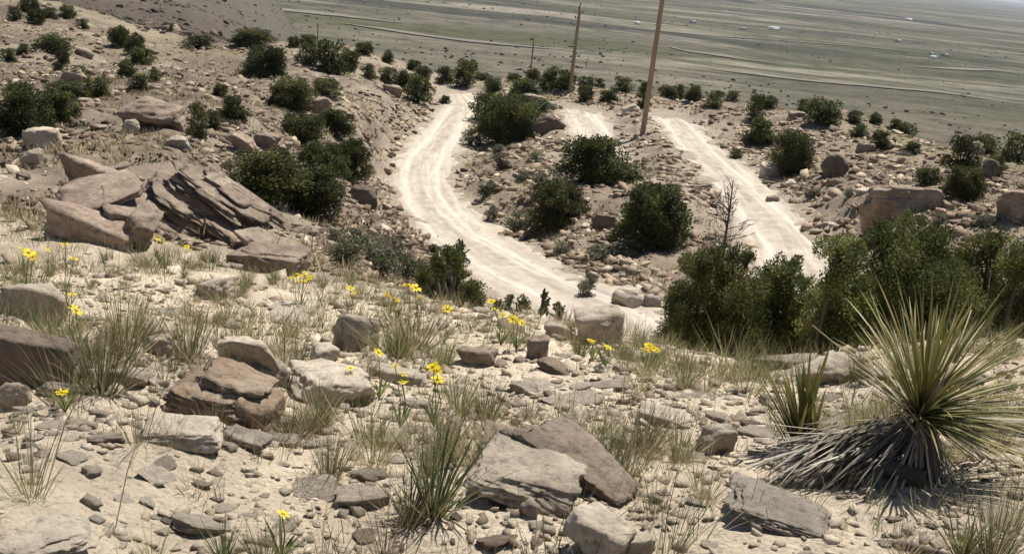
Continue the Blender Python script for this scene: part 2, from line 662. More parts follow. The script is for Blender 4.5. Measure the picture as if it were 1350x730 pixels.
def leaf_material(name, trans=.25, rough=.7, tint=None, vary=True):
    m, nt, b, out = newmat(name)
    L = nt.links
    vc = N(nt, 'ShaderNodeVertexColor', layer_name='Col').outputs[0]
    col = vc
    if vary:
        oi = N(nt, 'ShaderNodeObjectInfo')
        hs = N(nt, 'ShaderNodeHueSaturation')
        mr = N(nt, 'ShaderNodeMapRange')
        L.new(oi.outputs['Random'], mr.inputs[0])
        mr.inputs[3].default_value = .72; mr.inputs[4].default_value = 1.4
        wn_ = N(nt, 'ShaderNodeTexWhiteNoise', noise_dimensions='1D')
        L.new(oi.outputs['Random'], wn_.inputs['W'])
        m2 = N(nt, 'ShaderNodeMapRange')
        L.new(wn_.outputs['Value'], m2.inputs[0])
        m2.inputs[3].default_value = .475; m2.inputs[4].default_value = .515
        L.new(m2.outputs[0], hs.inputs['Hue'])
        L.new(mr.outputs[0], hs.inputs['Value'])
        L.new(vc, hs.inputs['Color'])
        col = hs.outputs[0]
    L.new(col, b.inputs['Base Color'])
    b.inputs['Roughness'].default_value = rough
    b.inputs['Specular IOR Level'].default_value = .25
    t = N(nt, 'ShaderNodeBsdfTranslucent')
    L.new(col, t.inputs['Color'])
    ms = N(nt, 'ShaderNodeMixShader')
    ms.inputs[0].default_value = trans
    L.new(b.outputs[0], ms.inputs[1]); L.new(t.outputs[0], ms.inputs[2])
    L.new(ms.outputs[0], out.inputs['Surface'])
    return m


def wood_material(name, c0, c1, scale=6, stretch=.12):
    m, nt, b, out = newmat(name)
    L = nt.links
    tc = N(nt, 'ShaderNodeTexCoord').outputs['Object']
    mp = N(nt, 'ShaderNodeMapping')
    mp.inputs['Scale'].default_value = (1, 1, stretch)
    L.new(tc, mp.inputs[0])
    a = noise_node(nt, mp.outputs[0], scale, 8, .7)
    L.new(ramp(nt, a.outputs[0], [(.3, c0), (.7, c1)]).outputs[0], b.inputs['Base Color'])
    b.inputs['Roughness'].default_value = .85
    bp = N(nt, 'ShaderNodeBump', Strength=.6, Distance=.02)
    L.new(a.outputs[0], bp.inputs['Height'])
    L.new(bp.outputs[0], b.inputs['Normal'])
    return m


def plain_material():
    m, nt, b, out = newmat('plain_sagebrush_soil')
    L = nt.links
    tc = N(nt, 'ShaderNodeTexCoord').outputs['Object']

    def mp(sx, sy, rz=0.0):
        q = N(nt, 'ShaderNodeMapping')
        q.inputs['Scale'].default_value = (sx, sy, 0)
        q.inputs['Rotation'].default_value = (0, 0, rz)
        L.new(tc, q.inputs[0])
        return q.outputs[0]
    a = noise_node(nt, mp(.0007, .0020, .10), 1.0, 10, .66, .5)
    col = ramp(nt, a.outputs[0], [(.36, (.040, .042, .036)), (.45, (.066, .066, .053)), (.51, (.082, .082, .056)), (.57, (.115, .106, .085)), (.66, (.18, .163, .133))]).outputs[0]
    w = noise_node(nt, mp(.0020, .0075, .14), 1.0, 11, .7, .7)
    col = mix(nt, ramp(nt, w.outputs[0], [(.50, g3(0)), (.56, g3(.5)), (.64, g3(.95))]).outputs[0], col, (.25, .225, .185))
    d = noise_node(nt, mp(.0012, .0060, .05), 1.0, 10, .68, .5)
    col = mix(nt, ramp(nt, d.outputs[0], [(.52, g3(0)), (.60, g3(.7))]).outputs[0], col, (.046, .048, .043))
    gr = noise_node(nt, mp(.0007, .0022, .1), 1.0, 8, .6, .4)
    col = mix(nt, ramp(nt, gr.outputs[0], [(.50, g3(0)), (.62, g3(.8))]).outputs[0], col, (.072, .076, .042))
    # the bare tan apron at the foot of the hill
    ln = N(nt, 'ShaderNodeVectorMath', operation='LENGTH')
    L.new(tc, ln.inputs[0])
    ap = noise_node(nt, mp(.004, .012, .1), 1.0, 8, .65)
    mr = N(nt, 'ShaderNodeMapRange')
    mr.inputs[1].default_value = 480; mr.inputs[2].default_value = 1150
    mr.inputs[3].default_value = .62; mr.inputs[4].default_value = -.35
    L.new(ln.outputs['Value'], mr.inputs[0])
    sm = N(nt, 'ShaderNodeMath', operation='ADD')
    L.new(mr.outputs[0], sm.inputs[0]); L.new(ap.outputs[0], sm.inputs[1])
    col = mix(nt, ramp(nt, sm.outputs[0], [(.55, g3(0)), (.85, g3(.8))]).outputs[0], col, (.125, .11, .086))
    f = noise_node(nt, mp(.035, .05), 1.0, 8, .75)
    col = mix(nt, .8, col, ramp(nt, f.outputs[0], [(.34, (.40, .41, .39)), (.5, g3(1)), (.68, (1.35, 1.3, 1.24))]).outputs[0], 'MULTIPLY')
    s = noise_node(nt, mp(.3, .3), 1.0, 4, .7)
    col = mix(nt, .6, col, ramp(nt, s.outputs[0], [(.36, (.45, .47, .43)), (.5, g3(1)), (.7, g3(1.2))]).outputs[0], 'MULTIPLY')
    L.new(col, b.inputs['Base Color'])
    b.inputs['Roughness'].default_value = 1.0
    b.inputs['Specular IOR Level'].default_value = 0.0
    return m


def flat_material(name, c, rough=.8, spec=.3):
    m, nt, b, out = newmat(name)
    L = nt.links
    tc = N(nt, 'ShaderNodeTexCoord').outputs['Object']
    a = noise_node(nt, tc, 8, 5, .6)
    L.new(mix(nt, .5, c, ramp(nt, a.outputs[0], [(.3, g3(.75)), (.7, g3(1.1))]).outputs[0], 'MULTIPLY'), b.inputs['Base Color'])
    b.inputs['Roughness'].default_value = rough
    b.inputs['Specular IOR Level'].default_value = spec
    return m


M_GROUND = ground_material()
M_TRACK = track_material()
M_PLAIN = plain_material()
M_TAN = rock_material('rock_tan', (.27, .222, .17), (.46, .392, .305), (.61, .535, .425), .15)
M_PALE = rock_material('rock_pale', (.38, .325, .255), (.56, .485, .38), (.69, .61, .495), .1, lichen=.12)
M_BROWN = rock_material('rock_brown', (.15, .115, .088), (.285, .225, .172), (.44, .36, .285), .5)
M_RED = rock_material('rock_reddish', (.19, .142, .108), (.335, .255, .195), (.48, .39, .305), .3, lichen=.2)
M_ORANGE = rock_material('rock_orange_layered', (.18, .125, .085), (.345, .255, .175), (.50, .41, .31), .9, lichen=.2)
M_GREY = rock_material('rock_grey', (.24, .205, .165), (.38, .33, .268), (.52, .46, .38), .35, lichen=.2)
M_DARK = rock_material('rock_dark', (.08, .062, .05), (.155, .122, .097), (.25, .202, .163), .3)
M_STUFF = rock_material('rubble', (.62, .58, .54), (.95, .93, .9), (1.25, 1.22, 1.18), 0, 1, True, .1)
M_JUN = leaf_material('juniper_foliage', .30)
M_GRASS = leaf_material('grass_blades', .3, .6)
M_YUC = leaf_material('yucca_leaf', .12, .45, vary=True)
M_BARK = wood_material('bark', (.035, .027, .021), (.10, .08, .065))
M_POLE = wood_material('pole_wood', (.23, .15, .088), (.40, .285, .18), 9, .05)
M_DEADWOOD = wood_material('dead_wood', (.05, .04, .035), (.13, .11, .095))
M_STRAW = wood_material('dry_stalk', (.25, .19, .12), (.45, .37, .25))
M_STEM = flat_material('flower_stem', (.16, .2, .07))
M_PETAL = leaf_material('petal', .35, .6, vary=False)
M_INSUL = flat_material('insulator', (.10, .09, .085), .4, .5)

# ------------------------------------------------------------------ hillside mesh
def hill_colour(x, y, r, az):
    sand = np.array([.72, .61, .46]); mid = np.array([.25, .202, .15]); brown = np.array([.078, .062, .048])
    grass = np.array([.26, .215, .145]); meadow = np.array([.20, .20, .10]); rub = np.array([.155, .125, .097])
    k1 = n2(x, y, 3.0, 41) * .5 + n2(x, y, .8, 42) * .35 + n2(x, y, .25, 45) * .2
    near = 1 - sstep(math.log(6.5), math.log(17), np.log(r) + k1 * .7)
    c = mid + (sand - mid) * near[..., None]
    kk = sstep(-.05, .35, .7 * n2(x, y, 7.0, 43) + .8 * n2(x, y, 1.8, 44) + .7 * n2(x, y, .6, 46))
    c = c + (rub - c) * (kk * .65 * (1 - near * .8))[..., None]
    lf = sstep(R(-6), R(-20), az) * sstep(math.log(13), math.log(60), np.log(r))
    c = c + (np.array([.135, .107, .082]) - c) * (lf * .85)[..., None]
    far = sstep(math.log(120), math.log(190), np.log(r))
    tn = sstep(.12, .5, n2(x, y, 5.0, 57) + .7 * n2(x, y, 1.3, 58)) * (1 - near) * (1 - far)
    c = c + (np.array([.34, .29, .215]) - c) * (tn * .6)[..., None]
    c = c + (brown - c) * far[..., None]
    gk = sstep(math.log(70), math.log(95), np.log(r)) * (1 - far) * sstep(-.2, .3, n2(x, y, 16, 47))
    c = c + (grass - c) * (gk * .6)[..., None]
    md = sstep(R(17), R(21), az) * sstep(math.log(52), math.log(60), np.log(r))
    c = c + (meadow - c) * (md * .7 * (1 - far))[..., None]
    c = c * (1 + .45 * far * (n2(x, y, 60, 48) + .6 * n2(x, y, 18, 49)))[..., None]
    lowz = sstep(math.log(230), math.log(560), np.log(r) + .5 * n2(x, y, 90, 50)) * sstep(R(-30), R(-14), az)
    c = c + (np.array([.098, .086, .067]) - c) * lowz[..., None]
    sh = np.zeros_like(x)
    for dmin, zz, half in track_field(x, y):
        sh = np.maximum(sh, 1 - sstep(half * .9, half + 2.3, dmin + 1.1 * n2(x, y, 2.5, 55) + .8 * n2(x, y, .7, 56)))
    c = c + (np.array([.345, .295, .23]) - c) * (sh * .75)[..., None]
    return np.clip(c, .03, .8)


def build_hill():
    nr, na = Zg.shape
    extra = np.radians(np.arange(53, 308, 6.0))          # the rest of the circle, coarse
    AZf = np.concatenate([AZ, extra])
    ne = len(extra)
    A2, L2 = np.meshgrid(np.where(extra > math.pi, extra - 2 * math.pi, extra), LR)
    Z2 = base_z(A2, L2)
    Zf = np.concatenate([Zg, Z2], 1)
    Rf = np.exp(LR)[:, None]
    X = Rf * np.sin(AZf)[None]; Y = Rf * np.cos(AZf)[None]
    az_s = np.where(AZf > math.pi, AZf - 2 * math.pi, AZf)[None] + 0 * Rf
    C = hill_colour(X, Y, Rf + 0 * X, az_s)
    V = np.stack([X, Y, Zf], -1).reshape(-1, 3)
    n = na + ne
    i = np.arange(nr - 1)[:, None] * n
    j = np.arange(n)[None]
    j2 = (j + 1) % n
    Q = np.stack([i + j, i + n + j, i + n + j2, i + j2], -1).reshape(-1, 4)
    V = np.concatenate([V, [[0, 0, float(base_z(np.array([0.0]), np.array([-3.0]))[0])]]])
    T = np.stack([np.full(n, len(V) - 1), np.arange(n), (np.arange(n) + 1) % n], 1)
    C = np.concatenate([C.reshape(-1, 3), [[.6, .5, .38]]])
    o = obj('hillside', mesh_np('hillside', V, [Q, T], M_GROUND, True, C))
    tag(o, 'rocky sunlit desert hillside of pale sand and rubble', kind='structure')


build_hill()


def build_track(L, half, label):
    s = np.arange(len(L)) * .4
    T = np.gradient(L[:, :2], axis=0)
    T /= np.linalg.norm(T, axis=1)[:, None]
    Nn = np.stack([T[:, 1], -T[:, 0]], 1)
    w = np.linspace(-half - .9, half + .9, 71)
    X = L[:, None, 0] + Nn[:, None, 0] * w; Y = L[:, None, 1] + Nn[:, None, 1] * w
    dist = np.abs(w)[None] + 0 * X
    wob = .25 * np.sin(s / 7.0)[:, None] + .18 * n2(X, Y, 5, 36)
    ruts = np.exp(-((w[None] - wob - .85) / .19) ** 2) + np.exp(-((w[None] - wob + .85) / .19) ** 2)
    ruts = ruts + .6 * np.exp(-((w[None] - 1.6 * wob - .35) / .15) ** 2) * (half > 1.5)
    Z = L[:, None, 2] - .05 - .085 * ruts + .045 * np.exp(-((w[None] - wob) / .4) ** 2) + .03 * n2(X, Y, 1.1, 37) + .015 * n2(X, Y, .4, 38)
    edge = half + .7 * n2(X, Y, 2.2, 31) + .55 * n2(X, Y, .7, 32)
    endf = (np.minimum(s, s[-1] - s)[:, None] + n2(X, Y, 1.5, 35) * 2) * (1 if s[-1] > 25 else 3)
    Z = Z + .02 - sstep(-.25, .35, dist - edge) * .35 - .3 * (1 - sstep(1.0, 4.0, endf))
    k = np.clip(n2(X, Y, 1.6, 39) * .6 + n2(X, Y, .5, 34) * .5 + .5, 0, 1.2)
    c = np.array([.435, .382, .31]) + ruts[..., None] * np.array([.09, .088, .082]) - np.array([.05, .047, .042]) * (sstep(half * .55, half, dist) * (.4 + k))[..., None]
    sw = perlin3(np.stack([np.repeat(s / 4.0, len(w)), np.tile(w / .22, len(s)), np.full(X.size, .3)], 1)).reshape(X.shape)
    sw += .7 * perlin3(np.stack([np.repeat(s / 1.3, len(w)), np.tile(w / .12, len(s)), np.full(X.size, 7.3)], 1)).reshape(X.shape)
    c = c * (1 + .22 * sw + .16 * n2(X, Y, .35, 33))[..., None]
    Z = Z + .016 * sw + .02 * n2(X, Y, .45, 30)
    c = c - np.array([.12, .107, .092]) * (np.exp(-((w[None] - wob) / .35) ** 2) * k)[..., None]
    nr, nc = X.shape
    i = np.arange(nr - 1)[:, None] * nc; j = np.arange(nc - 1)[None]
    Q = np.stack([i + j, i + j + 1, i + nc + j + 1, i + nc + j], -1).reshape(-1, 4)
    o = obj('dirt_track', mesh_np('dirt_track', np.stack([X, Y, Z], -1).reshape(-1, 3), Q, M_TRACK, True, c.reshape(-1, 3)))
    tag(o, label, kind='structure')


for L, half, lab in TRACKS:
    build_track(L, half, lab)

# ------------------------------------------------------------------ plain far below, to the horizon
def build_plain():
    na = 240
    rr = np.exp(np.linspace(math.log(250), math.log(60000), 220))
    az = np.linspace(0, 2 * math.pi, na, endpoint=False)
    Rr, A = np.meshgrid(rr, az, indexing='ij')
    X = Rr * np.sin(A); Y = Rr * np.cos(A)
    Z = PLAIN_Z + n2(X, Y, 420, 51) * 3.0 * sstep(500, 900, Rr) + n2(X, Y, 130, 53) * 1.2
    i = np.arange(len(rr) - 1)[:, None] * na; j = np.arange(na)[None]; j2 = (j + 1) % na
    Q = np.stack([i + j, i + na + j, i + na + j2, i + j2], -1).reshape(-1, 4)
    V = np.stack([X, Y, Z], -1).reshape(-1, 3)
    o = obj('plain', mesh_np('plain', V, Q, M_PLAIN))
    tag(o, 'wide grey green desert plain far below the hill', kind='structure')


build_plain()


def plain_z(x, y):
    x = np.asarray(x, float); y = np.asarray(y, float)
    r = np.hypot(x, y)
    return PLAIN_Z + n2(x, y, 420, 51) * 3.0 * sstep(500, 900, r) + n2(x, y, 130, 53) * 1.2


def plain_hit(u, v):
    az, t = pdir(u, v)
    t = min(float(t), -.004)
    r = (CAM[2] - PLAIN_Z) / -t
    x, y = r * math.sin(az), r * math.cos(az)
    return np.array([x, y, float(plain_z(np.array([x]), np.array([y]))[0])])


def build_hills():
    rr = np.linspace(26000, 44000, 30)
    az = np.radians(np.linspace(-60, 60, 160))
    Rr, A = np.meshgrid(rr, az, indexing='ij')
    X = Rr * np.sin(A); Y = Rr * np.cos(A)
    prof = np.sin(np.clip((Rr - 26000) / 18000, 0, 1) * math.pi)
    Z = PLAIN_Z - 20 + prof * np.clip(230 + 260 * n2(X, Y, 9000, 61) + 110 * n2(X, Y, 3500, 62), 20, 370)
    na = len(az)
    i = np.arange(len(rr) - 1)[:, None] * na; j = np.arange(na - 1)[None]
    Q = np.stack([i + j, i + na + j, i + na + j + 1, i + j + 1], -1).reshape(-1, 4)
    o = obj('hills', mesh_np('hills', np.stack([X, Y, Z], -1).reshape(-1, 3), Q, flat_material('far_hills', (.16, .15, .13))))
    tag(o, 'low range of far hills on the horizon', kind='structure')


build_hills()

M_WASH = flat_material('pale_road', (.185, .167, .138), 1, 0)


def plain_ribbon(name, pts, width, label):
    P = np.array([plain_hit(*p) for p in pts])
    P = smooth_line(P, 12)
    T = np.gradient(P[:, :2], axis=0); T /= np.linalg.norm(T, axis=1)[:, None] + 1e-9
    Nn = np.stack([T[:, 1], -T[:, 0]], 1)
    k = np.arange(len(P))
    wl_ = width * (.5 + .3 * n2(P[:, 0], P[:, 1], 60, 71) + .25 * n2(P[:, 0], P[:, 1], 20, 72))
    wr_ = width * (.5 + .3 * n2(P[:, 0], P[:, 1], 60, 73) + .25 * n2(P[:, 0], P[:, 1], 20, 74))
    tap = np.minimum(1, np.minimum(k, len(P) - 1 - k) / 6.0) * .9 + .1
    off = np.stack([-1 * wl_ * tap, wr_ * tap], 1)
    X = P[:, None, 0] + Nn[:, None, 0] * off; Y = P[:, None, 1] + Nn[:, None, 1] * off
    Z = plain_z(X, Y) + .9
    i = np.arange(len(P) - 1) * 2
    Q = np.stack([i, i + 1, i + 3, i + 2], 1)
    o = obj(name, mesh_np(name, np.stack([X, Y, Z], -1).reshape(-1, 3), Q, M_WASH))
    tag(o, label, kind='structure')


plain_ribbon('plain_road', [(880, 62), (905, 69), (950, 75), (1000, 82), (1045, 87)], 14, 'pale road bending across the green plain')
plain_ribbon('dry_wash', [(1190, 88), (1240, 92), (1300, 94), (1352, 99)], 16, 'pale dry wash on the right of the plain')
plain_ribbon('dry_wash', [(450, 32), (520, 42), (600, 53), (700, 64), (760, 68)], 15, 'pale dry wash crossing the plain behind the shortest poles')
plain_ribbon('dry_wash', [(300, 2), (370, 12), (450, 22), (540, 33)], 30, 'broad pale dry wash below the brown hillside')
plain_ribbon('dry_wash', [(900, 88), (1000, 100), (1100, 112), (1230, 124), (1350, 138)], 12, 'thin pale dry wash near the foot of the hill')
plain_ribbon('plain_road', [(700, 20), (800, 34), (900, 45), (1010, 52), (1110, 60), (1230, 72)], 9, 'thin pale road running through the middle of the plain')

# ------------------------------------------------------------------ rocks
def rock_shape(seed, level=3, kind='block', noise=.10, sharp=46, strata=0.0, bed=(0, 0, 1)):
    """unit rock: support function of random planes, roughened; extents scaled to +-1"""
    g = np.random.default_rng(seed)
    U, F = ICO[level]
    nrm = []; dd = []
    if kind in ('block', 'slab', 'wedge'):
        tilt = .16 if kind != 'wedge' else .45
        for ax in ((1, 0, 0), (-1, 0, 0), (0, 1, 0), (0, -1, 0), (0, 0, 1), (0, 0, -1)):
            v = np.array(ax, float) + g.normal(0, tilt, 3)
            nrm.append(v); dd.append(g.uniform(.72, 1.0))
        for _ in range(7 if kind != 'slab' else 6):
            v = g.normal(size=3)
            if kind == 'slab': v[2] *= .3
            nrm.append(v); dd.append(g.uniform(.85, 1.2))
    else:
        for _ in range(22):
            nrm.append(g.normal(size=3)); dd.append(g.uniform(.82, 1.05))
        sharp = min(sharp, 16)
    nrm = np.array(nrm); nrm /= np.linalg.norm(nrm, axis=1)[:, None]
    dd = np.array(dd)
    s = np.maximum(U @ nrm.T, 0) / dd
    r = (s ** sharp).sum(1) ** (-1.0 / sharp)
    V = U * r[:, None]
    off = g.uniform(0, 80, 3)
    k = 0; a = noise
    for f in (1.3, 2.9, 6.1, 12.5, 25)[:2 + level - 1]:
        k = k + a * perlin3(V * f + off)
        a *= .55
    if level >= 3:                      # chipped facets at two sizes
        for nc, am in ((26, .055), (110, .026)):
            cc = V[g.integers(0, len(V), nc)] + g.normal(0, .05, (nc, 3))
            q = V + .12 * perlin3(V * 4 + off)[:, None]
            ix = ((q[:, None] - cc[None]) ** 2).sum(-1).argmin(1)
            tl = g.normal(0, 1, (nc, 3)) * am * 1.6
            k = k + g.uniform(-am, am, nc)[ix] + ((V - cc[ix]) * tl[ix]).sum(1)
    if strata:
        b = np.array(bed, float); b /= np.linalg.norm(b)
        t = V @ b + .10 * perlin3(V * 2 + off)
        q = perlin3(np.stack([t * 9 + off[0], np.full(len(t), off[1]), np.full(len(t), off[2])], 1))
        q2 = perlin3(np.stack([t * 21 + off[1], np.full(len(t), off[0]), V[:, 0] * .6], 1))
        k = k + strata * (q + .6 * q2)
    V = V + U * k[:, None]
    lo, hi = V.min(0), V.max(0)
    V = (V - (lo + hi) / 2) / ((hi - lo) / 2)
    return V, F


ROCKMAT = dict(tan=M_TAN, pale=M_PALE, brown=M_BROWN, red=M_RED, orange=M_ORANGE, grey=M_GREY, dark=M_DARK)


def mark_edges(me, ang=38):
    me.polygons.foreach_set('use_smooth', np.ones(len(me.polygons), bool))


def place_rock(u, vb, wpx, hpx, kind, mat, label, seed, yaw=0.0, depth=.62, tilt=(-.05, 0), name='boulder', level=None, strata=.03, hfrac=None, noise=.08, p=None, sharp=46, group=None, cat='rock'):
    p = cast_near(u, vb, 140) if p is None else p
    s = slant(p)
    if hfrac is None:
        hfrac = .42 if kind == 'slab' else .66
    w = wpx * s / FPX / 2
    h = hpx * s / FPX * hfrac / 2
    d = w * depth
    if level is None:
        level = 5 if wpx > 95 else (4 if wpx > 28 else 3)
    V, F = rock_shape(seed, level, kind, noise, sharp, strata)
    M = np.array(Euler((tilt[0], tilt[1], yaw)).to_matrix())
    az = math.atan2(p[0], p[1])
    ce = np.array([p[0] + math.sin(az) * d * .85, p[1] + math.cos(az) * d * .85, 0])
    V0 = V
    h0 = h
    zb = p[2] - .12 * h
    for _ in range(4):                                   # fit the height and seat it on the ground it touches
        V = (V0 * np.array([w, d, h])) @ M.T
        V[:, 2] -= V[:, 2].min()
        q = V + np.array([ce[0], ce[1], zb]) - CAM
        vv = CY - FPX * (q @ _u) / (q @ _f)
        h = float(np.clip(h * hpx / (vv.max() - vv.min()), .45 * h0, 1.7 * h0))
        zb += (vv.max() - vb - 3) * s / FPX
    zb = min(zb, p[2] + .02 * h)
    V = np.concatenate([V, V[:0]])
    low = V[:, 2] < V[:, 2].max() * .3
    V[low, 2] -= .25 * h                                 # the foot goes on into the ground
    me = mesh_np(name, V, F, ROCKMAT[mat], True)
    o = obj(name, me, None, (ce[0], ce[1], zb))
    tag(o, label, cat, group)
    ROCKS.append((ce[0], ce[1], max(w, d)))
    MARKS.append((ce[0], ce[1], short(label), label))
    return o


ROCKS = []
MARKS = []          # (x, y, short name) of singular things, for labels


def short(lab):
    import re
    return re.split(r' (?:with|beside|behind|in|on|at|to|left|among|propped|half|slanting|standing|lying|under|below|just|across|between|above|leaning|topped|near|around|rising|growing|alone|halfway|right|from) ?', lab + ' ')[0]


def near_label(desc, x, y, used):
    a0, r0 = math.atan2(x, y), math.log(math.hypot(x, y))
    best = min(MARKS, key=lambda m: (math.atan2(m[0], m[1]) - a0) ** 2 * 4 + (math.log(math.hypot(m[0], m[1])) - r0) ** 2)
    a1 = math.atan2(best[0], best[1]); r1 = math.log(math.hypot(best[0], best[1]))
    da, dr = a0 - a1, r0 - r1
    rel = 'behind' if dr > abs(da) * 1.2 else ('in front of' if -dr > abs(da) * 1.2 else 'beside')
    nm = best[2]
    if sum(m[2] == nm for m in MARKS) > 1 or len(nm.split()) < 3:
        full = '%s %s the %s' % (desc, rel, best[3])
        if best[3] and len(full.split()) <= 16:
            nm = best[3]
    return '%s %s the %s' % (desc, rel, nm)


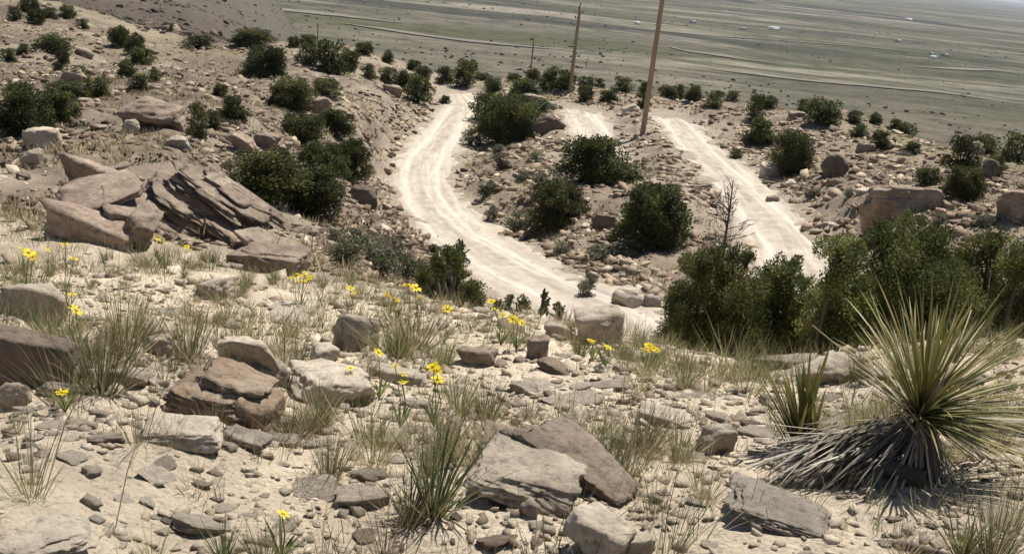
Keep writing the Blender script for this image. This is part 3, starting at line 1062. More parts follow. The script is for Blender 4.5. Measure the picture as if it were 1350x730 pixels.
# pixel centre, base row, width, height, shape, stone, label, extras
HERO = [
    # foreground
    (48, 424, 84, 56, 'block', 'tan', 'pale tan boulder with a dark left face beside tall grass and yellow flowers', dict(seed=807, yaw=-.4, depth=.7)),
    (42, 510, 150, 92, 'block', 'brown', 'big brown boulder with a flat lit top and dark shaded front', dict(seed=839, yaw=.1, depth=.6)),
    (281, 396, 46, 34, 'wedge', 'tan', 'small pointed tan stone standing alone in the grass', dict(seed=13, depth=.8)),
    (330, 500, 120, 62, 'wedge', 'tan', 'angular tan boulder with a peaked top just behind the orange layered rock', dict(seed=812, yaw=-.15, depth=.8)),
    (240, 592, 110, 50, 'block', 'pale', 'pale flat stone in front of the orange layered rock', dict(seed=16, yaw=.2, depth=.8)),
    (325, 592, 66, 34, 'block', 'grey', 'grey flat stone to the right of the pale flat stone', dict(seed=17, yaw=-.3)),
    (370, 588, 52, 22, 'round', 'grey', 'low grey stone at the end of a row of grey stones', dict(seed=18)),
    (355, 510, 52, 40, 'block', 'grey', 'grey blocky stone behind the orange layered rock', dict(seed=19, yaw=.5)),
    (438, 535, 120, 66, 'block', 'pale', 'wide pale boulder with a rough front among thin grass', dict(seed=20, yaw=.2, depth=.8)),
    (470, 462, 66, 52, 'block', 'grey', 'grey rounded boulder half hidden by grass clumps', dict(seed=21, yaw=.5)),
    (425, 478, 44, 30, 'block', 'pale', 'white-topped stone beside the grey rounded boulder', dict(seed=22)),
    (208, 470, 40, 34, 'block', 'tan', 'tan stone with two dark pits beside the tall green grass', dict(seed=23, yaw=.3)),
    (690, 672, 160, 92, 'block', 'tan', 'large rough tan boulder propped on smaller stones', dict(seed=24, yaw=-.28, depth=.85, tilt=(.12, .08), noise=.12)),
    (752, 648, 196, 78, 'slab', 'brown', 'long brown slab slanting down behind the rough tan boulder', dict(seed=25, yaw=-.5, depth=.5, tilt=(0.1, .30), hfrac=.4, strata=.08)),
    (672, 596, 90, 46, 'slab', 'brown', 'flaky brown layered rock behind the long brown slab', dict(seed=26, yaw=-.2, depth=.7, strata=.12, hfrac=.6)),
    (742, 590, 60, 40, 'round', 'grey', 'rounded grey stone at the top end of the brown slab', dict(seed=27)),
    (785, 742, 90, 84, 'block', 'pale', 'pale angular block with a broad sunlit side', dict(seed=28, yaw=-.55, depth=.9, tilt=(0, .2))),
    (838, 738, 40, 44, 'block', 'tan', 'small tan block beside the pale angular block', dict(seed=29, yaw=.4)),
    (697, 682, 28, 30, 'round', 'pale', 'small white stone under the rough tan boulder', dict(seed=30)),
    (1020, 700, 150, 84, 'slab', 'grey', 'flat grey slab with a dark front crack in front of the yucca', dict(seed=31, yaw=-.25, depth=.85, tilt=(.05, .04), strata=.05, hfrac=.26)),
    (938, 600, 56, 46, 'block', 'grey', 'dark grey stone behind the flat grey slab', dict(seed=32, yaw=.2)),
    (1085, 506, 84, 46, 'round', 'tan', 'smooth rounded tan boulder behind the yucca', dict(seed=33)),
    (875, 562, 80, 36, 'block', 'pale', 'pale flat-topped stone with a dark left end among dry grass', dict(seed=34, yaw=-.3)),
    (690, 520, 44, 22, 'block', 'grey', 'thin grey stone lying on pale rubble', dict(seed=35, yaw=-.3)),
    (707, 473, 30, 36, 'block', 'red', 'small reddish stone among the brow grass', dict(seed=36)),
    (627, 482, 56, 30, 'block', 'brown', 'dark brown flat stone below the saplings', dict(seed=37)),
    (782, 452, 70, 54, 'block', 'tan', 'pinkish boulder with a pitted face on the brow above the track', dict(seed=38, yaw=.25, depth=.9)),
    (735, 446, 40, 26, 'block', 'grey', 'small grey stone left of the pinkish brow boulder', dict(seed=39)),
    (50, 742, 170, 70, 'round', 'pale', 'broad pale slab half buried in the sand at the bottom edge', dict(seed=40, depth=.9, hfrac=.4)),
    (358, 360, 104, 46, 'block', 'red', 'pinkish brown flat boulder beside the leaning layered slabs', dict(seed=41, yaw=-.1, depth=.7, strata=.05)),
    (20, 540, 44, 40, 'round', 'tan', 'rough tan stone at the foot of the big brown boulder', dict(seed=42)),
    (1165, 640, 60, 22, 'block', 'tan', 'small tan stone under the drooping dead yucca leaves', dict(seed=43)),
    (1290, 580, 56, 34, 'block', 'tan', 'tan rubble stone to the right of the yucca stem', dict(seed=44, yaw=.4)),
    # outcrop on the left
    (122, 262, 84, 66, 'wedge', 'red', 'reddish peaked boulder behind the flat ramp rock', dict(seed=51, yaw=.3, depth=.9)),
    (58, 200, 50, 36, 'block', 'tan', 'tan blocky boulder in the rubble above the ramp rock', dict(seed=52)),
    (45, 222, 34, 30, 'block', 'tan', 'tan stone below the tan blocky boulder', dict(seed=53)),
    (200, 172, 90, 48, 'round', 'red', 'smooth reddish mound of rock on the left slope', dict(seed=54, depth=.8)),
    (172, 178, 26, 24, 'round', 'grey', 'grey stone at the foot of the smooth reddish mound', dict(seed=55)),
    (235, 195, 34, 20, 'block', 'grey', 'grey stone with small plants below the reddish mound', dict(seed=56)),
    (322, 205, 44, 32, 'wedge', 'red', 'tilted reddish slab standing above the dark juniper thicket', dict(seed=57, yaw=-.5)),
    (352, 198, 36, 26, 'block', 'brown', 'brown block beside the tilted reddish slab', dict(seed=58)),
    (415, 152, 44, 30, 'wedge', 'brown', 'dark brown slanted boulder among junipers on the left slope', dict(seed=59, yaw=.4)),
    (430, 118, 34, 22, 'round', 'brown', 'brown rounded boulder above the slanted boulder', dict(seed=60)),
    (98, 112, 36, 26, 'round', 'red', 'reddish boulder between junipers on the left slope', dict(seed=61)),
    (112, 76, 28, 16, 'round', 'brown', 'brown boulder on the upper left slope', dict(seed=62)),
    (476, 272, 40, 32, 'block', 'dark', 'dark brown boulder at the left edge of the winding track', dict(seed=63, yaw=.3)),
    (517, 126, 28, 18, 'block', 'red', 'red brown block beside junipers above the winding track', dict(seed=64)),
    # knoll in the middle
    (702, 142, 34, 22, 'block', 'brown', 'brown grey crag behind the big dark juniper', dict(seed=71)),
    (722, 174, 46, 28, 'round', 'dark', 'dark boulder to the right of the big dark juniper', dict(seed=72, yaw=.3)),
    (718, 146, 36, 16, 'wedge', 'pale', 'white tilted slab on top of the knoll crag', dict(seed=73)),
    (797, 302, 32, 24, 'block', 'dark', 'dark brown boulder between the two knoll junipers', dict(seed=74)),
    (825, 408, 46, 36, 'block', 'pale', 'pale blocky boulder beside the bend of the winding track', dict(seed=75, yaw=.2)),
    (858, 408, 26, 24, 'block', 'grey', 'grey stone beside the pale blocky boulder', dict(seed=76)),
    (824, 350, 18, 12, 'round', 'pale', 'small white rock on the knoll slope', dict(seed=77)),
    (920, 250, 40, 14, 'block', 'brown', 'flat brown rock at the edge of the climbing track', dict(seed=78, yaw=.4)),
    (830, 148, 26, 14, 'round', 'pale', 'pale rounded rock near the tall pole', dict(seed=79)),
    (880, 300, 44, 34, 'round', 'brown', 'rounded brown boulder behind the knoll juniper', dict(seed=80)),
    # right slope
    (1186, 292, 112, 52, 'block', 'brown', 'huge red brown boulder with a shaded front on the right slope', dict(seed=806, yaw=.1, depth=.55, noise=.08, tilt=(-.05, 0))),
    (1147, 306, 36, 42, 'wedge', 'red', 'pale edged slab leaning on the huge red brown boulder', dict(seed=82, yaw=.3)),
    (1345, 292, 64, 46, 'block', 'brown', 'square brown boulder at the right edge of the slope', dict(seed=817, yaw=.1)),
    (1098, 236, 38, 36, 'round', 'dark', 'dark brown rounded boulder on the open right slope', dict(seed=84)),
    (1017, 234, 36, 24, 'block', 'pale', 'white block left of a dark round juniper', dict(seed=85, yaw=.3)),
    (1042, 245, 22, 12, 'round', 'pale', 'small white stone below the dark round juniper', dict(seed=86)),
    (1275, 196, 40, 20, 'block', 'brown', 'brown grey crag topped by junipers on the right', dict(seed=87)),
    (1300, 240, 24, 34, 'block', 'dark', 'dark upright boulder among the right junipers', dict(seed=88)),
    (1018, 268, 20, 14, 'block', 'brown', 'brown stone on the right bank of the climbing track', dict(seed=89)),
    (1095, 300, 30, 12, 'slab', 'grey', 'flat grey rock on the open right slope', dict(seed=90)),
    (1140, 200, 22, 16, 'block', 'brown', 'brown block on the right crest', dict(seed=91)),
    (1050, 155, 24, 12, 'block', 'brown', 'low brown rock between junipers on the crest', dict(seed=92)),
]
for (u, vb, w, h, kind, mat, lab, kw) in HERO:
    place_rock(u, vb, w, h, kind, mat, lab, **kw)

# leaning outcrop of stacked slabs
def outcrop():
    p = cast_near(262, 316)
    s = slant(p)
    m = s / FPX
    t = thing('rock_outcrop', p, 'leaning stack of dark brown rock slabs sloping down to the right', 'rock')
    g = np.random.default_rng(77)
    slabs = [(-46, 18, .22, 130, 44, .7, .50), (-62, 48, .45, 80, 30, .7, .55), (-66, 6, .08, 86, 30, .5, .36), (92, 4, .15, 100, 18, .5, .42)]
    for q in range(40):
        f = q / 39
        nn = 62 * (1 - f)
        ln = g.uniform(40, 130)
        sl = (205 - ln) / 2 * g.uniform(-.9, .9)            # slide along the bedding
        slabs.append((16 - .5 * nn + .87 * sl, 56 - .87 * nn - .5 * sl, .10 + .55 * f + g.normal(0, .05), ln, g.uniform(6, 12), g.uniform(.22, .6), .52 + g.normal(0, .04)))
    for k, (dx, up, back, ln, th, dp, rl) in enumerate(slabs):
        V, F = rock_shape(300 + k, 4 if ln > 70 else 3, 'slab', .12, 50, .16)
        V = V * np.array([ln * m / 2, dp * .5, th * m / 2])
        V = V @ np.array(Euler((.10, rl, random.uniform(-.12, .12))).to_matrix()).T
        obj('slab', mesh_np('slab', V, F, (M_BROWN, M_RED, M_BROWN, M_BROWN)[k % 4]), t, (dx * m, back, (up - 7) * m))
    ROCKS.append((p[0], p[1] + .4, 1.2)); MARKS.append((p[0], p[1], 'leaning stack of slabs', ''))
    # brown rock split into layers, in the foreground
    p = cast_near(280, 560)
    m = slant(p) / FPX
    t = thing('layered_rock', p, 'orange brown layered rock with dark cracks across its front', 'rock')
    MARKS.append((p[0], p[1], 'orange brown layered rock', ''))
    for k, (dx, up, back, ln, th, dp, rot) in enumerate([
            (-4, 16, .12, 140, 44, .26, (.06, .06, -.15)), (8, 34, .17, 118, 26, .22, (.04, .16, -.2)),
            (48, 14, .11, 78, 34, .22, (.1, .42, -.2)), (-46, 8, .09, 60, 20, .16, (.0, -.1, .1))]):
        V, F = rock_shape(360 + k, 5 if k == 0 else 4, 'block' if k != 2 else 'slab', .12, 12, .15 if k < 2 else .10)
        V = V * np.array([ln * m / 2, dp * .5, th * m / 2 * 1.12])
        V = V @ np.array(Euler(rot).to_matrix()).T
        obj('rock_layer', mesh_np('rock_layer', V, F, M_ORANGE), t, (dx * m, back, up * m))
    ROCKS.append((p[0], p[1] + .13, .2))
    # ramp rock: a flat reddish table with a long dark front wall
    p = cast_near(112, 318)
    s = slant(p); m = s / FPX
    t = thing('rock_outcrop', p, 'flat-topped reddish ramp rock with a long shaded front wall', 'rock')
    for k, (dx, up, back, ln, th, dp, rot, mt) in enumerate([
            (0, 12, .12, 142, 42, .30, (.05, .24, -.12), M_RED), (-18, 40, .55, 120, 14, .9, (.12, -.24, .35), M_RED),
            (24, 26, .45, 76, 34, .6, (0, .2, .3), M_BROWN), (62, 16, .3, 40, 40, .5, (.1, .4, 0), M_BROWN)]):
        V, F = rock_shape(330 + k, 4, 'slab', .05, 60, .05)
        V = V * np.array([ln * m / 2, dp * .5, th * m / 2])
        V = V @ np.array(Euler(rot).to_matrix()).T
        obj('slab', mesh_np('slab', V, F, mt), t, (dx * m, back, up * m))
    ROCKS.append((p[0], p[1] + .3, .8)); MARKS.append((p[0], p[1], 'ramp rock', ''))


outcrop()

# ---- counted stones of the foreground and slope, copies of a few shapes
def norm_at(x, y, e=.15):
    n = np.array([gz(x - e, y) - gz(x + e, y), gz(x, y - e) - gz(x, y + e), 2 * e])
    return Vector(n / np.linalg.norm(n))


STONE_V = []
for k in range(9):
    V, F = rock_shape(500 + k, 3, ('block', 'wedge', 'slab')[k % 3], 0.07, 60, .03)
    STONE_V.append((V, F))


def stone_set(count, box, size, group, labels, mats, name, seed, avoid=.02, sizepow=2.2, flat=(.22, .55), up=.45):
    g = np.random.default_rng(seed)
    meshes = {}
    done = 0
    tries = 0
    while done < count and tries < count * 12:
        tries += 1
        u = g.uniform(box[0], box[2]); v = g.uniform(box[1], box[3])
        p = cast(u, v)
        if p is None: continue
        rr = math.hypot(p[0], p[1])
        if rr > 120 or on_track(p[0], p[1]) > .1: continue
        wpx = size[0] + (size[1] - size[0]) * g.random() ** sizepow
        s = wpx * slant(p) / FPX / 2
        if any((p[0] - a) ** 2 + (p[1] - b) ** 2 < (c * .85 + s * .7) ** 2 for a, b, c in ROCKS): continue
        mk = int(g.integers(len(mats))); vk = int(g.integers(9))
        if (mk, vk) not in meshes:
            meshes[(mk, vk)] = mesh_np(name, STONE_V[vk][0], STONE_V[vk][1], ROCKMAT[mats[mk]])
        sc = s * np.array([1, g.uniform(.55, 1), g.uniform(*flat)])
        q = Vector((0, 0, 1)).rotation_difference((norm_at(p[0], p[1], max(.05, s)) + Vector(g.normal(0, .12, 3))).normalized())
        o = obj(name, meshes[(mk, vk)], None, (p[0], p[1], p[2] + sc[2] * up))
        o.rotation_mode = 'QUATERNION'
        o.rotation_quaternion = q @ Euler((0, 0, g.uniform(0, 6.28))).to_quaternion()
        o.scale = sc
        sz = 'tiny' if wpx < size[0] + .12 * (size[1] - size[0]) else ('small' if wpx < size[0] + .45 * (size[1] - size[0]) else 'larger')
        lb = near_label('%s %s %s' % (sz, {'red': 'reddish'}.get(mats[mk], mats[mk]), name.replace('_', ' ')), p[0], p[1], None)
        tag(o, lb, 'stone', lb)
        ROCKS.append((p[0], p[1], s))
        done += 1


stone_set(75, (0, 400, 1350, 720), (26, 92), '', ['', '', '', ''], ['pale', 'tan', 'pale', 'red'], 'half_buried_stone', 29, sizepow=1.5, flat=(.14, .34), up=.25)
stone_set(100, (0, 560, 1350, 728), (7, 30), 'loose foreground stones', ['small pale stone lying on the bright sand of the near slope', 'small tan stone lying on the bright sand of the near slope', 'small grey stone lying on the bright sand of the near slope', 'small dark brown stone lying on the bright sand of the near slope'], ['pale', 'tan', 'tan', 'brown'], 'stone', 21)
stone_set(120, (0, 400, 1350, 560), (9, 36), 'stones among the grass', ['pale stone sitting among the grass clumps below the brow', 'tan stone sitting among the grass clumps below the brow', 'grey stone sitting among the grass clumps below the brow'], ['pale', 'tan', 'grey'], 'stone', 22)
stone_set(85, (0, 150, 480, 330), (8, 27), 'rubble blocks on the left slope', ['tan rubble block on the stony left slope', 'reddish rubble block on the stony left slope', 'brown rubble block on the stony left slope'], ['tan', 'red', 'brown'], 'rubble_block', 23)
stone_set(65, (620, 130, 1350, 400), (7, 22), 'rubble blocks beyond the tracks', ['tan rubble block on the slope around the dirt tracks', 'brown rubble block on the slope around the dirt tracks', 'pale rubble block on the slope around the dirt tracks'], ['tan', 'brown', 'pale'], 'rubble_block', 24)

# ---- uncountable rubble and gravel: angular chips
def chip(seed, n=11):
    g = np.random.default_rng(seed)
    P = np.array([(x, y, z) for x in (-1, 1) for y in (-1, 1) for z in (-1, 1)], float) * g.uniform(.35, 1.0, (8, 3))
    P = np.concatenate([P, g.normal(0, .62, (n - 8, 3))])
    bm = bmesh.new()
    for q in P: bm.verts.new(q)
    r = bmesh.ops.convex_hull(bm, input=bm.verts[:])
    bmesh.ops.delete(bm, geom=[v for v in bm.verts if not v.link_faces], context='VERTS')
    bmesh.ops.triangulate(bm, faces=bm.faces[:])
    bmesh.ops.recalc_face_normals(bm, faces=bm.faces[:])
    bm.verts.index_update()
    V = np.array([v.co[:] for v in bm.verts]); F = np.array([[v.index for v in f.verts] for f in bm.faces])
    bm.free()
    return V / np.abs(V).max(0), F


CHIPS = [chip(4000 + k) for k in range(30)]


def rubble(name, label, count, rlo, rhi, azlo, azhi, size, power, seed, bias=1.0, cols=None, clump=.0, cap=.009, road=.35):
    g = np.random.default_rng(seed)
    nn = count * 3
    t = g.random(nn)
    r = (rlo ** bias + t * (rhi ** bias - rlo ** bias)) ** (1 / bias)
    az = g.uniform(azlo, azhi, nn)
    x = r * np.sin(az); y = r * np.cos(az)
    keep = (gsample(ROADM, x, y) < road + .3 * g.random(nn))
    if clump:
        cl = n2(x, y, clump, seed + .3) + .5 * n2(x, y, clump * .3, seed + .7)
        keep &= (cl + g.normal(0, .25, nn) > -.06)
    x, y, r = x[keep][:count], y[keep][:count], r[keep][:count]
    nn = len(x)
    s = np.minimum(size[0] * (size[1] / size[0]) ** (g.random(nn) ** power), cap * r)
    z = gsample(Zg, x, y)
    sc = s[:, None] * np.stack([np.ones(nn), g.uniform(.5, 1, nn), g.uniform(.16, .6, nn)], 1)
    tx = g.normal(0, .25, nn); ty = g.normal(0, .25, nn)
    a = g.uniform(0, 6.28, nn)
    cols = np.array(cols)
    CC = cols[g.integers(0, len(cols), nn)] * g.uniform(.75, 1.2, nn)[:, None]
    VV, TT, CO, o = [], [], [], 0
    vi = g.integers(0, len(CHIPS), nn)
    for k, (cv, cf) in enumerate(CHIPS):
        m = vi == k
        q = m.sum()
        if not q: continue
        P = cv[None] * sc[m][:, None]
        P[..., 2] += P[..., 0] * tx[m][:, None] + P[..., 1] * ty[m][:, None]
        ca, sa = np.cos(a[m])[:, None], np.sin(a[m])[:, None]
        X = P[..., 0] * ca - P[..., 1] * sa; Y = P[..., 0] * sa + P[..., 1] * ca
        VV.append(np.stack([X + x[m][:, None], Y + y[m][:, None], P[..., 2] + (z[m] + sc[m][:, 2] * .3)[:, None]], -1).reshape(-1, 3))
        TT.append((cf[None] + (np.arange(q) * len(cv))[:, None, None]).reshape(-1, 3) + o)
        CO.append(np.repeat(CC[m], len(cv), 0))
        o += q * len(cv)
    ob = obj(name, mesh_np(name, np.concatenate(VV), np.concatenate(TT), M_STUFF, False, np.concatenate(CO)))
    tag(ob, label, 'rubble', kind='stuff')


PALEC = [(.68, .59, .46), (.60, .515, .40), (.50, .42, .325), (.72, .63, .50), (.40, .325, .255), (.50, .43, .35), (.64, .56, .45), (.58, .50, .40)]
MIDC = [(.41, .335, .245), (.32, .255, .187), (.24, .183, .135), (.51, .43, .322), (.16, .12, .092), (.36, .268, .198)]
LEFTC = [(.29, .228, .168), (.22, .168, .124), (.36, .29, .215), (.15, .11, .084), (.43, .36, .27)]
rubble('gravel', 'loose gravel scattered over the bright sand of the near slope', 17000, 1.6, 6.5, R(-40), R(40), (.0022, .032), 2.7, 1, 1.2, PALEC, .55)
rubble('shards', 'flat shards of stone strewn over the near slope', 3000, 1.7, 7.5, R(-38), R(38), (.007, .05), 1.8, 8, .9, PALEC, .5, .012)
rubble('pebbles', 'pebbles and stones on the slope below the brow', 5000, 3.0, 15, R(-36), R(36), (.008, .10), 2.0, 2, .6, PALEC, 1.4)
rubble('rubble', 'broken rubble covering the left slope', 17000, 9, 70, R(-33), R(-4), (.022, .28), 2.0, 3, .75, LEFTC, 4, .0068)
rubble('rubble', 'broken rubble covering the slopes round the tracks', 21000, 15, 90, R(-8), R(32), (.03, .34), 1.9, 4, .75, MIDC, 3, .008, .5)
rubble('track_stones', 'small stones lying on the dirt tracks', 2600, 17, 80, R(-7), R(17), (.015, .09), 2.2, 9, .9, MIDC, 0, .003, 3)
rubble('rubble', 'broken rubble on the upper left hillside', 2200, 50, 125, R(-40), R(-4), (.08, .45), 2.4, 5, 1, LEFTC, 9, .005)
rubble('rubble', 'scattered dark rocks on the far brown hillside', 3200, 120, 900, R(-33), R(-11), (.25, 1.6), 2.2, 6, .9, [(.10, .08, .062), (.15, .12, .093), (.07, .06, .045), (.2, .16, .125)], 30)
# ------------------------------------------------------------------ junipers
GREENS = np.array([(.050, .062, .020), (.066, .078, .024), (.084, .094, .030), (.044, .054, .019), (.105, .11, .036), (.074, .078, .028)])


def sprigs(centers, radii, n_per, size, g, cols, up=.55, flat=1.0):
    """many small crossed kite faces filling each clump; returns V, Q, C"""
    cs, rs, cc = [], [], []
    for (c, r, k, col) in zip(centers, radii, n_per, cols):
        d = g.normal(size=(k, 3)); d /= np.linalg.norm(d, axis=1)[:, None]
        rad = g.random(k) ** .45
        p = d * rad[:, None] * r * np.array([1, 1, flat])
        lump = 1 + .35 * perlin3(d * 2.3 + c * 3.1)
        cs.append(np.asarray(c) + p * lump[:, None])
        rs.append(d)
        cc.append(np.broadcast_to(col, (k, 3)) * g.uniform(.7, 1.35, (k, 1)))
    P = np.concatenate(cs); D = np.concatenate(rs); C = np.concatenate(cc)
    n = len(P)
    D = D * .8 + np.array([0, 0, up]) + g.normal(0, .45, (n, 3))
    D /= np.linalg.norm(D, axis=1)[:, None]
    A = np.cross(D, g.normal(size=(n, 3))); A /= np.linalg.norm(A, axis=1)[:, None] + 1e-9
    B = np.cross(D, A)
    L = size * g.uniform(.6, 1.5, n)[:, None]
    W = L * g.uniform(.22, .38, n)[:, None]
    V = np.stack([P, P + D * L * .55 + A * W, P + D * L, P + D * L * .5 - A * W + B * W * .6], 1).reshape(-1, 3)
    Q = np.arange(n * 4).reshape(-1, 4)
    return V, Q, np.repeat(C, 4, 0)


def bush_variant(seed, lobes, per, size, h=1.0, trunk=True):
    """unit bush: width about 1, height about 1 (local metres), base at origin"""
    g = np.random.default_rng(seed)
    cen, rad, k, cols = [], [], [], []
    for _ in range(lobes):
        a = g.uniform(0, 6.28); q = g.random() ** .55
        zz = g.uniform(.05, .86)
        rr = .40 * math.sqrt(max(.05, 1 - (max(zz - .35, 0) / .62) ** 2)) * q
        r_ = g.uniform(.10, .19) * (1.1 - .35 * zz)
        cen.append(np.array([rr * math.cos(a), rr * math.sin(a), zz])); rad.append(r_)
        k.append(int(per * (r_ / .15) ** 2)); cols.append(GREENS[g.integers(len(GREENS))])
    V, Q, C = sprigs(cen, rad, k, size, g, cols)
    V[:, 2] = np.maximum(V[:, 2], -.02)
    crown = mesh_np('crown', V, Q, M_JUN, False, C)
    mb = MB()
    for _ in range(5):
        a = g.uniform(0, 6.28); e = g.uniform(.1, .34)
        P = [(0, 0, -.12), (e * .25 * math.cos(a), e * .25 * math.sin(a), .12), (e * .7 * math.cos(a), e * .7 * math.sin(a), .38), (e * math.cos(a), e * math.sin(a), .68)]
        mb.tube(P, [.035, .028, .018, .006], 5)
    for _ in range(12):
        a = g.uniform(0, 6.28); e = g.uniform(.25, .52); zt_ = g.uniform(.1, .85)
        mb.tube([(0, 0, zt_ * .3), (e * .5 * math.cos(a), e * .5 * math.sin(a), zt_ * .7), (e * math.cos(a + .2), e * math.sin(a + .2), zt_ + .08)], [.014, .009, .004], 4)
    return crown, mb.mesh('trunk', M_BARK)


BUSHV = [bush_variant(900 + k, 30 + 3 * k, 95, .062) for k in range(7)]
BUSHH = [bush_variant(940 + k, 60 + 4 * k, 330, .034) for k in range(4)]
GREY_G = np.array([(.115, .115, .07), (.13, .125, .085), (.09, .10, .055), (.15, .14, .10)])
_keep = GREENS
GREENS = GREY_G
SCRUBV = [bush_variant(970 + k, 22, 70, .07) for k in range(4)]
GREENS = _keep


def place_bush(u, vb, w, h, label, group, kind='juniper_bush', seed=0, p=None, cat='bush'):
    g = random.Random(seed * 7919 + int(u) * 31 + int(vb))
    p = cast_near(u, vb, 165) if p is None else p
    m = slant(p) / FPX
    big = w > 46
    crown, trunk = g.choice(SCRUBV if kind == 'scrub_bush' else (BUSHH if big else BUSHV))
    W = w * m * 1.25; H = h * m * 1.2
    if group:
        label = near_label(('small ' if w < 20 else ('large ' if w > 34 else '')) + ('grey green scrub bush' if kind == 'scrub_bush' else 'dark juniper bush'), p[0], p[1], None)
        group = label
    else:
        MARKS.append((p[0], p[1], short(label), label))
    o = thing(kind, (p[0], p[1] + W * .25, min(p[2], gz(p[0], p[1] + W * .25)) - .02 * H), label, cat, group, (0, 0, g.uniform(0, 6.28)), (W, W, H))
    obj('crown', crown, o)
    obj('trunk', trunk, o)
    BUSHES.append((p[0], p[1], W * .45))
    return o


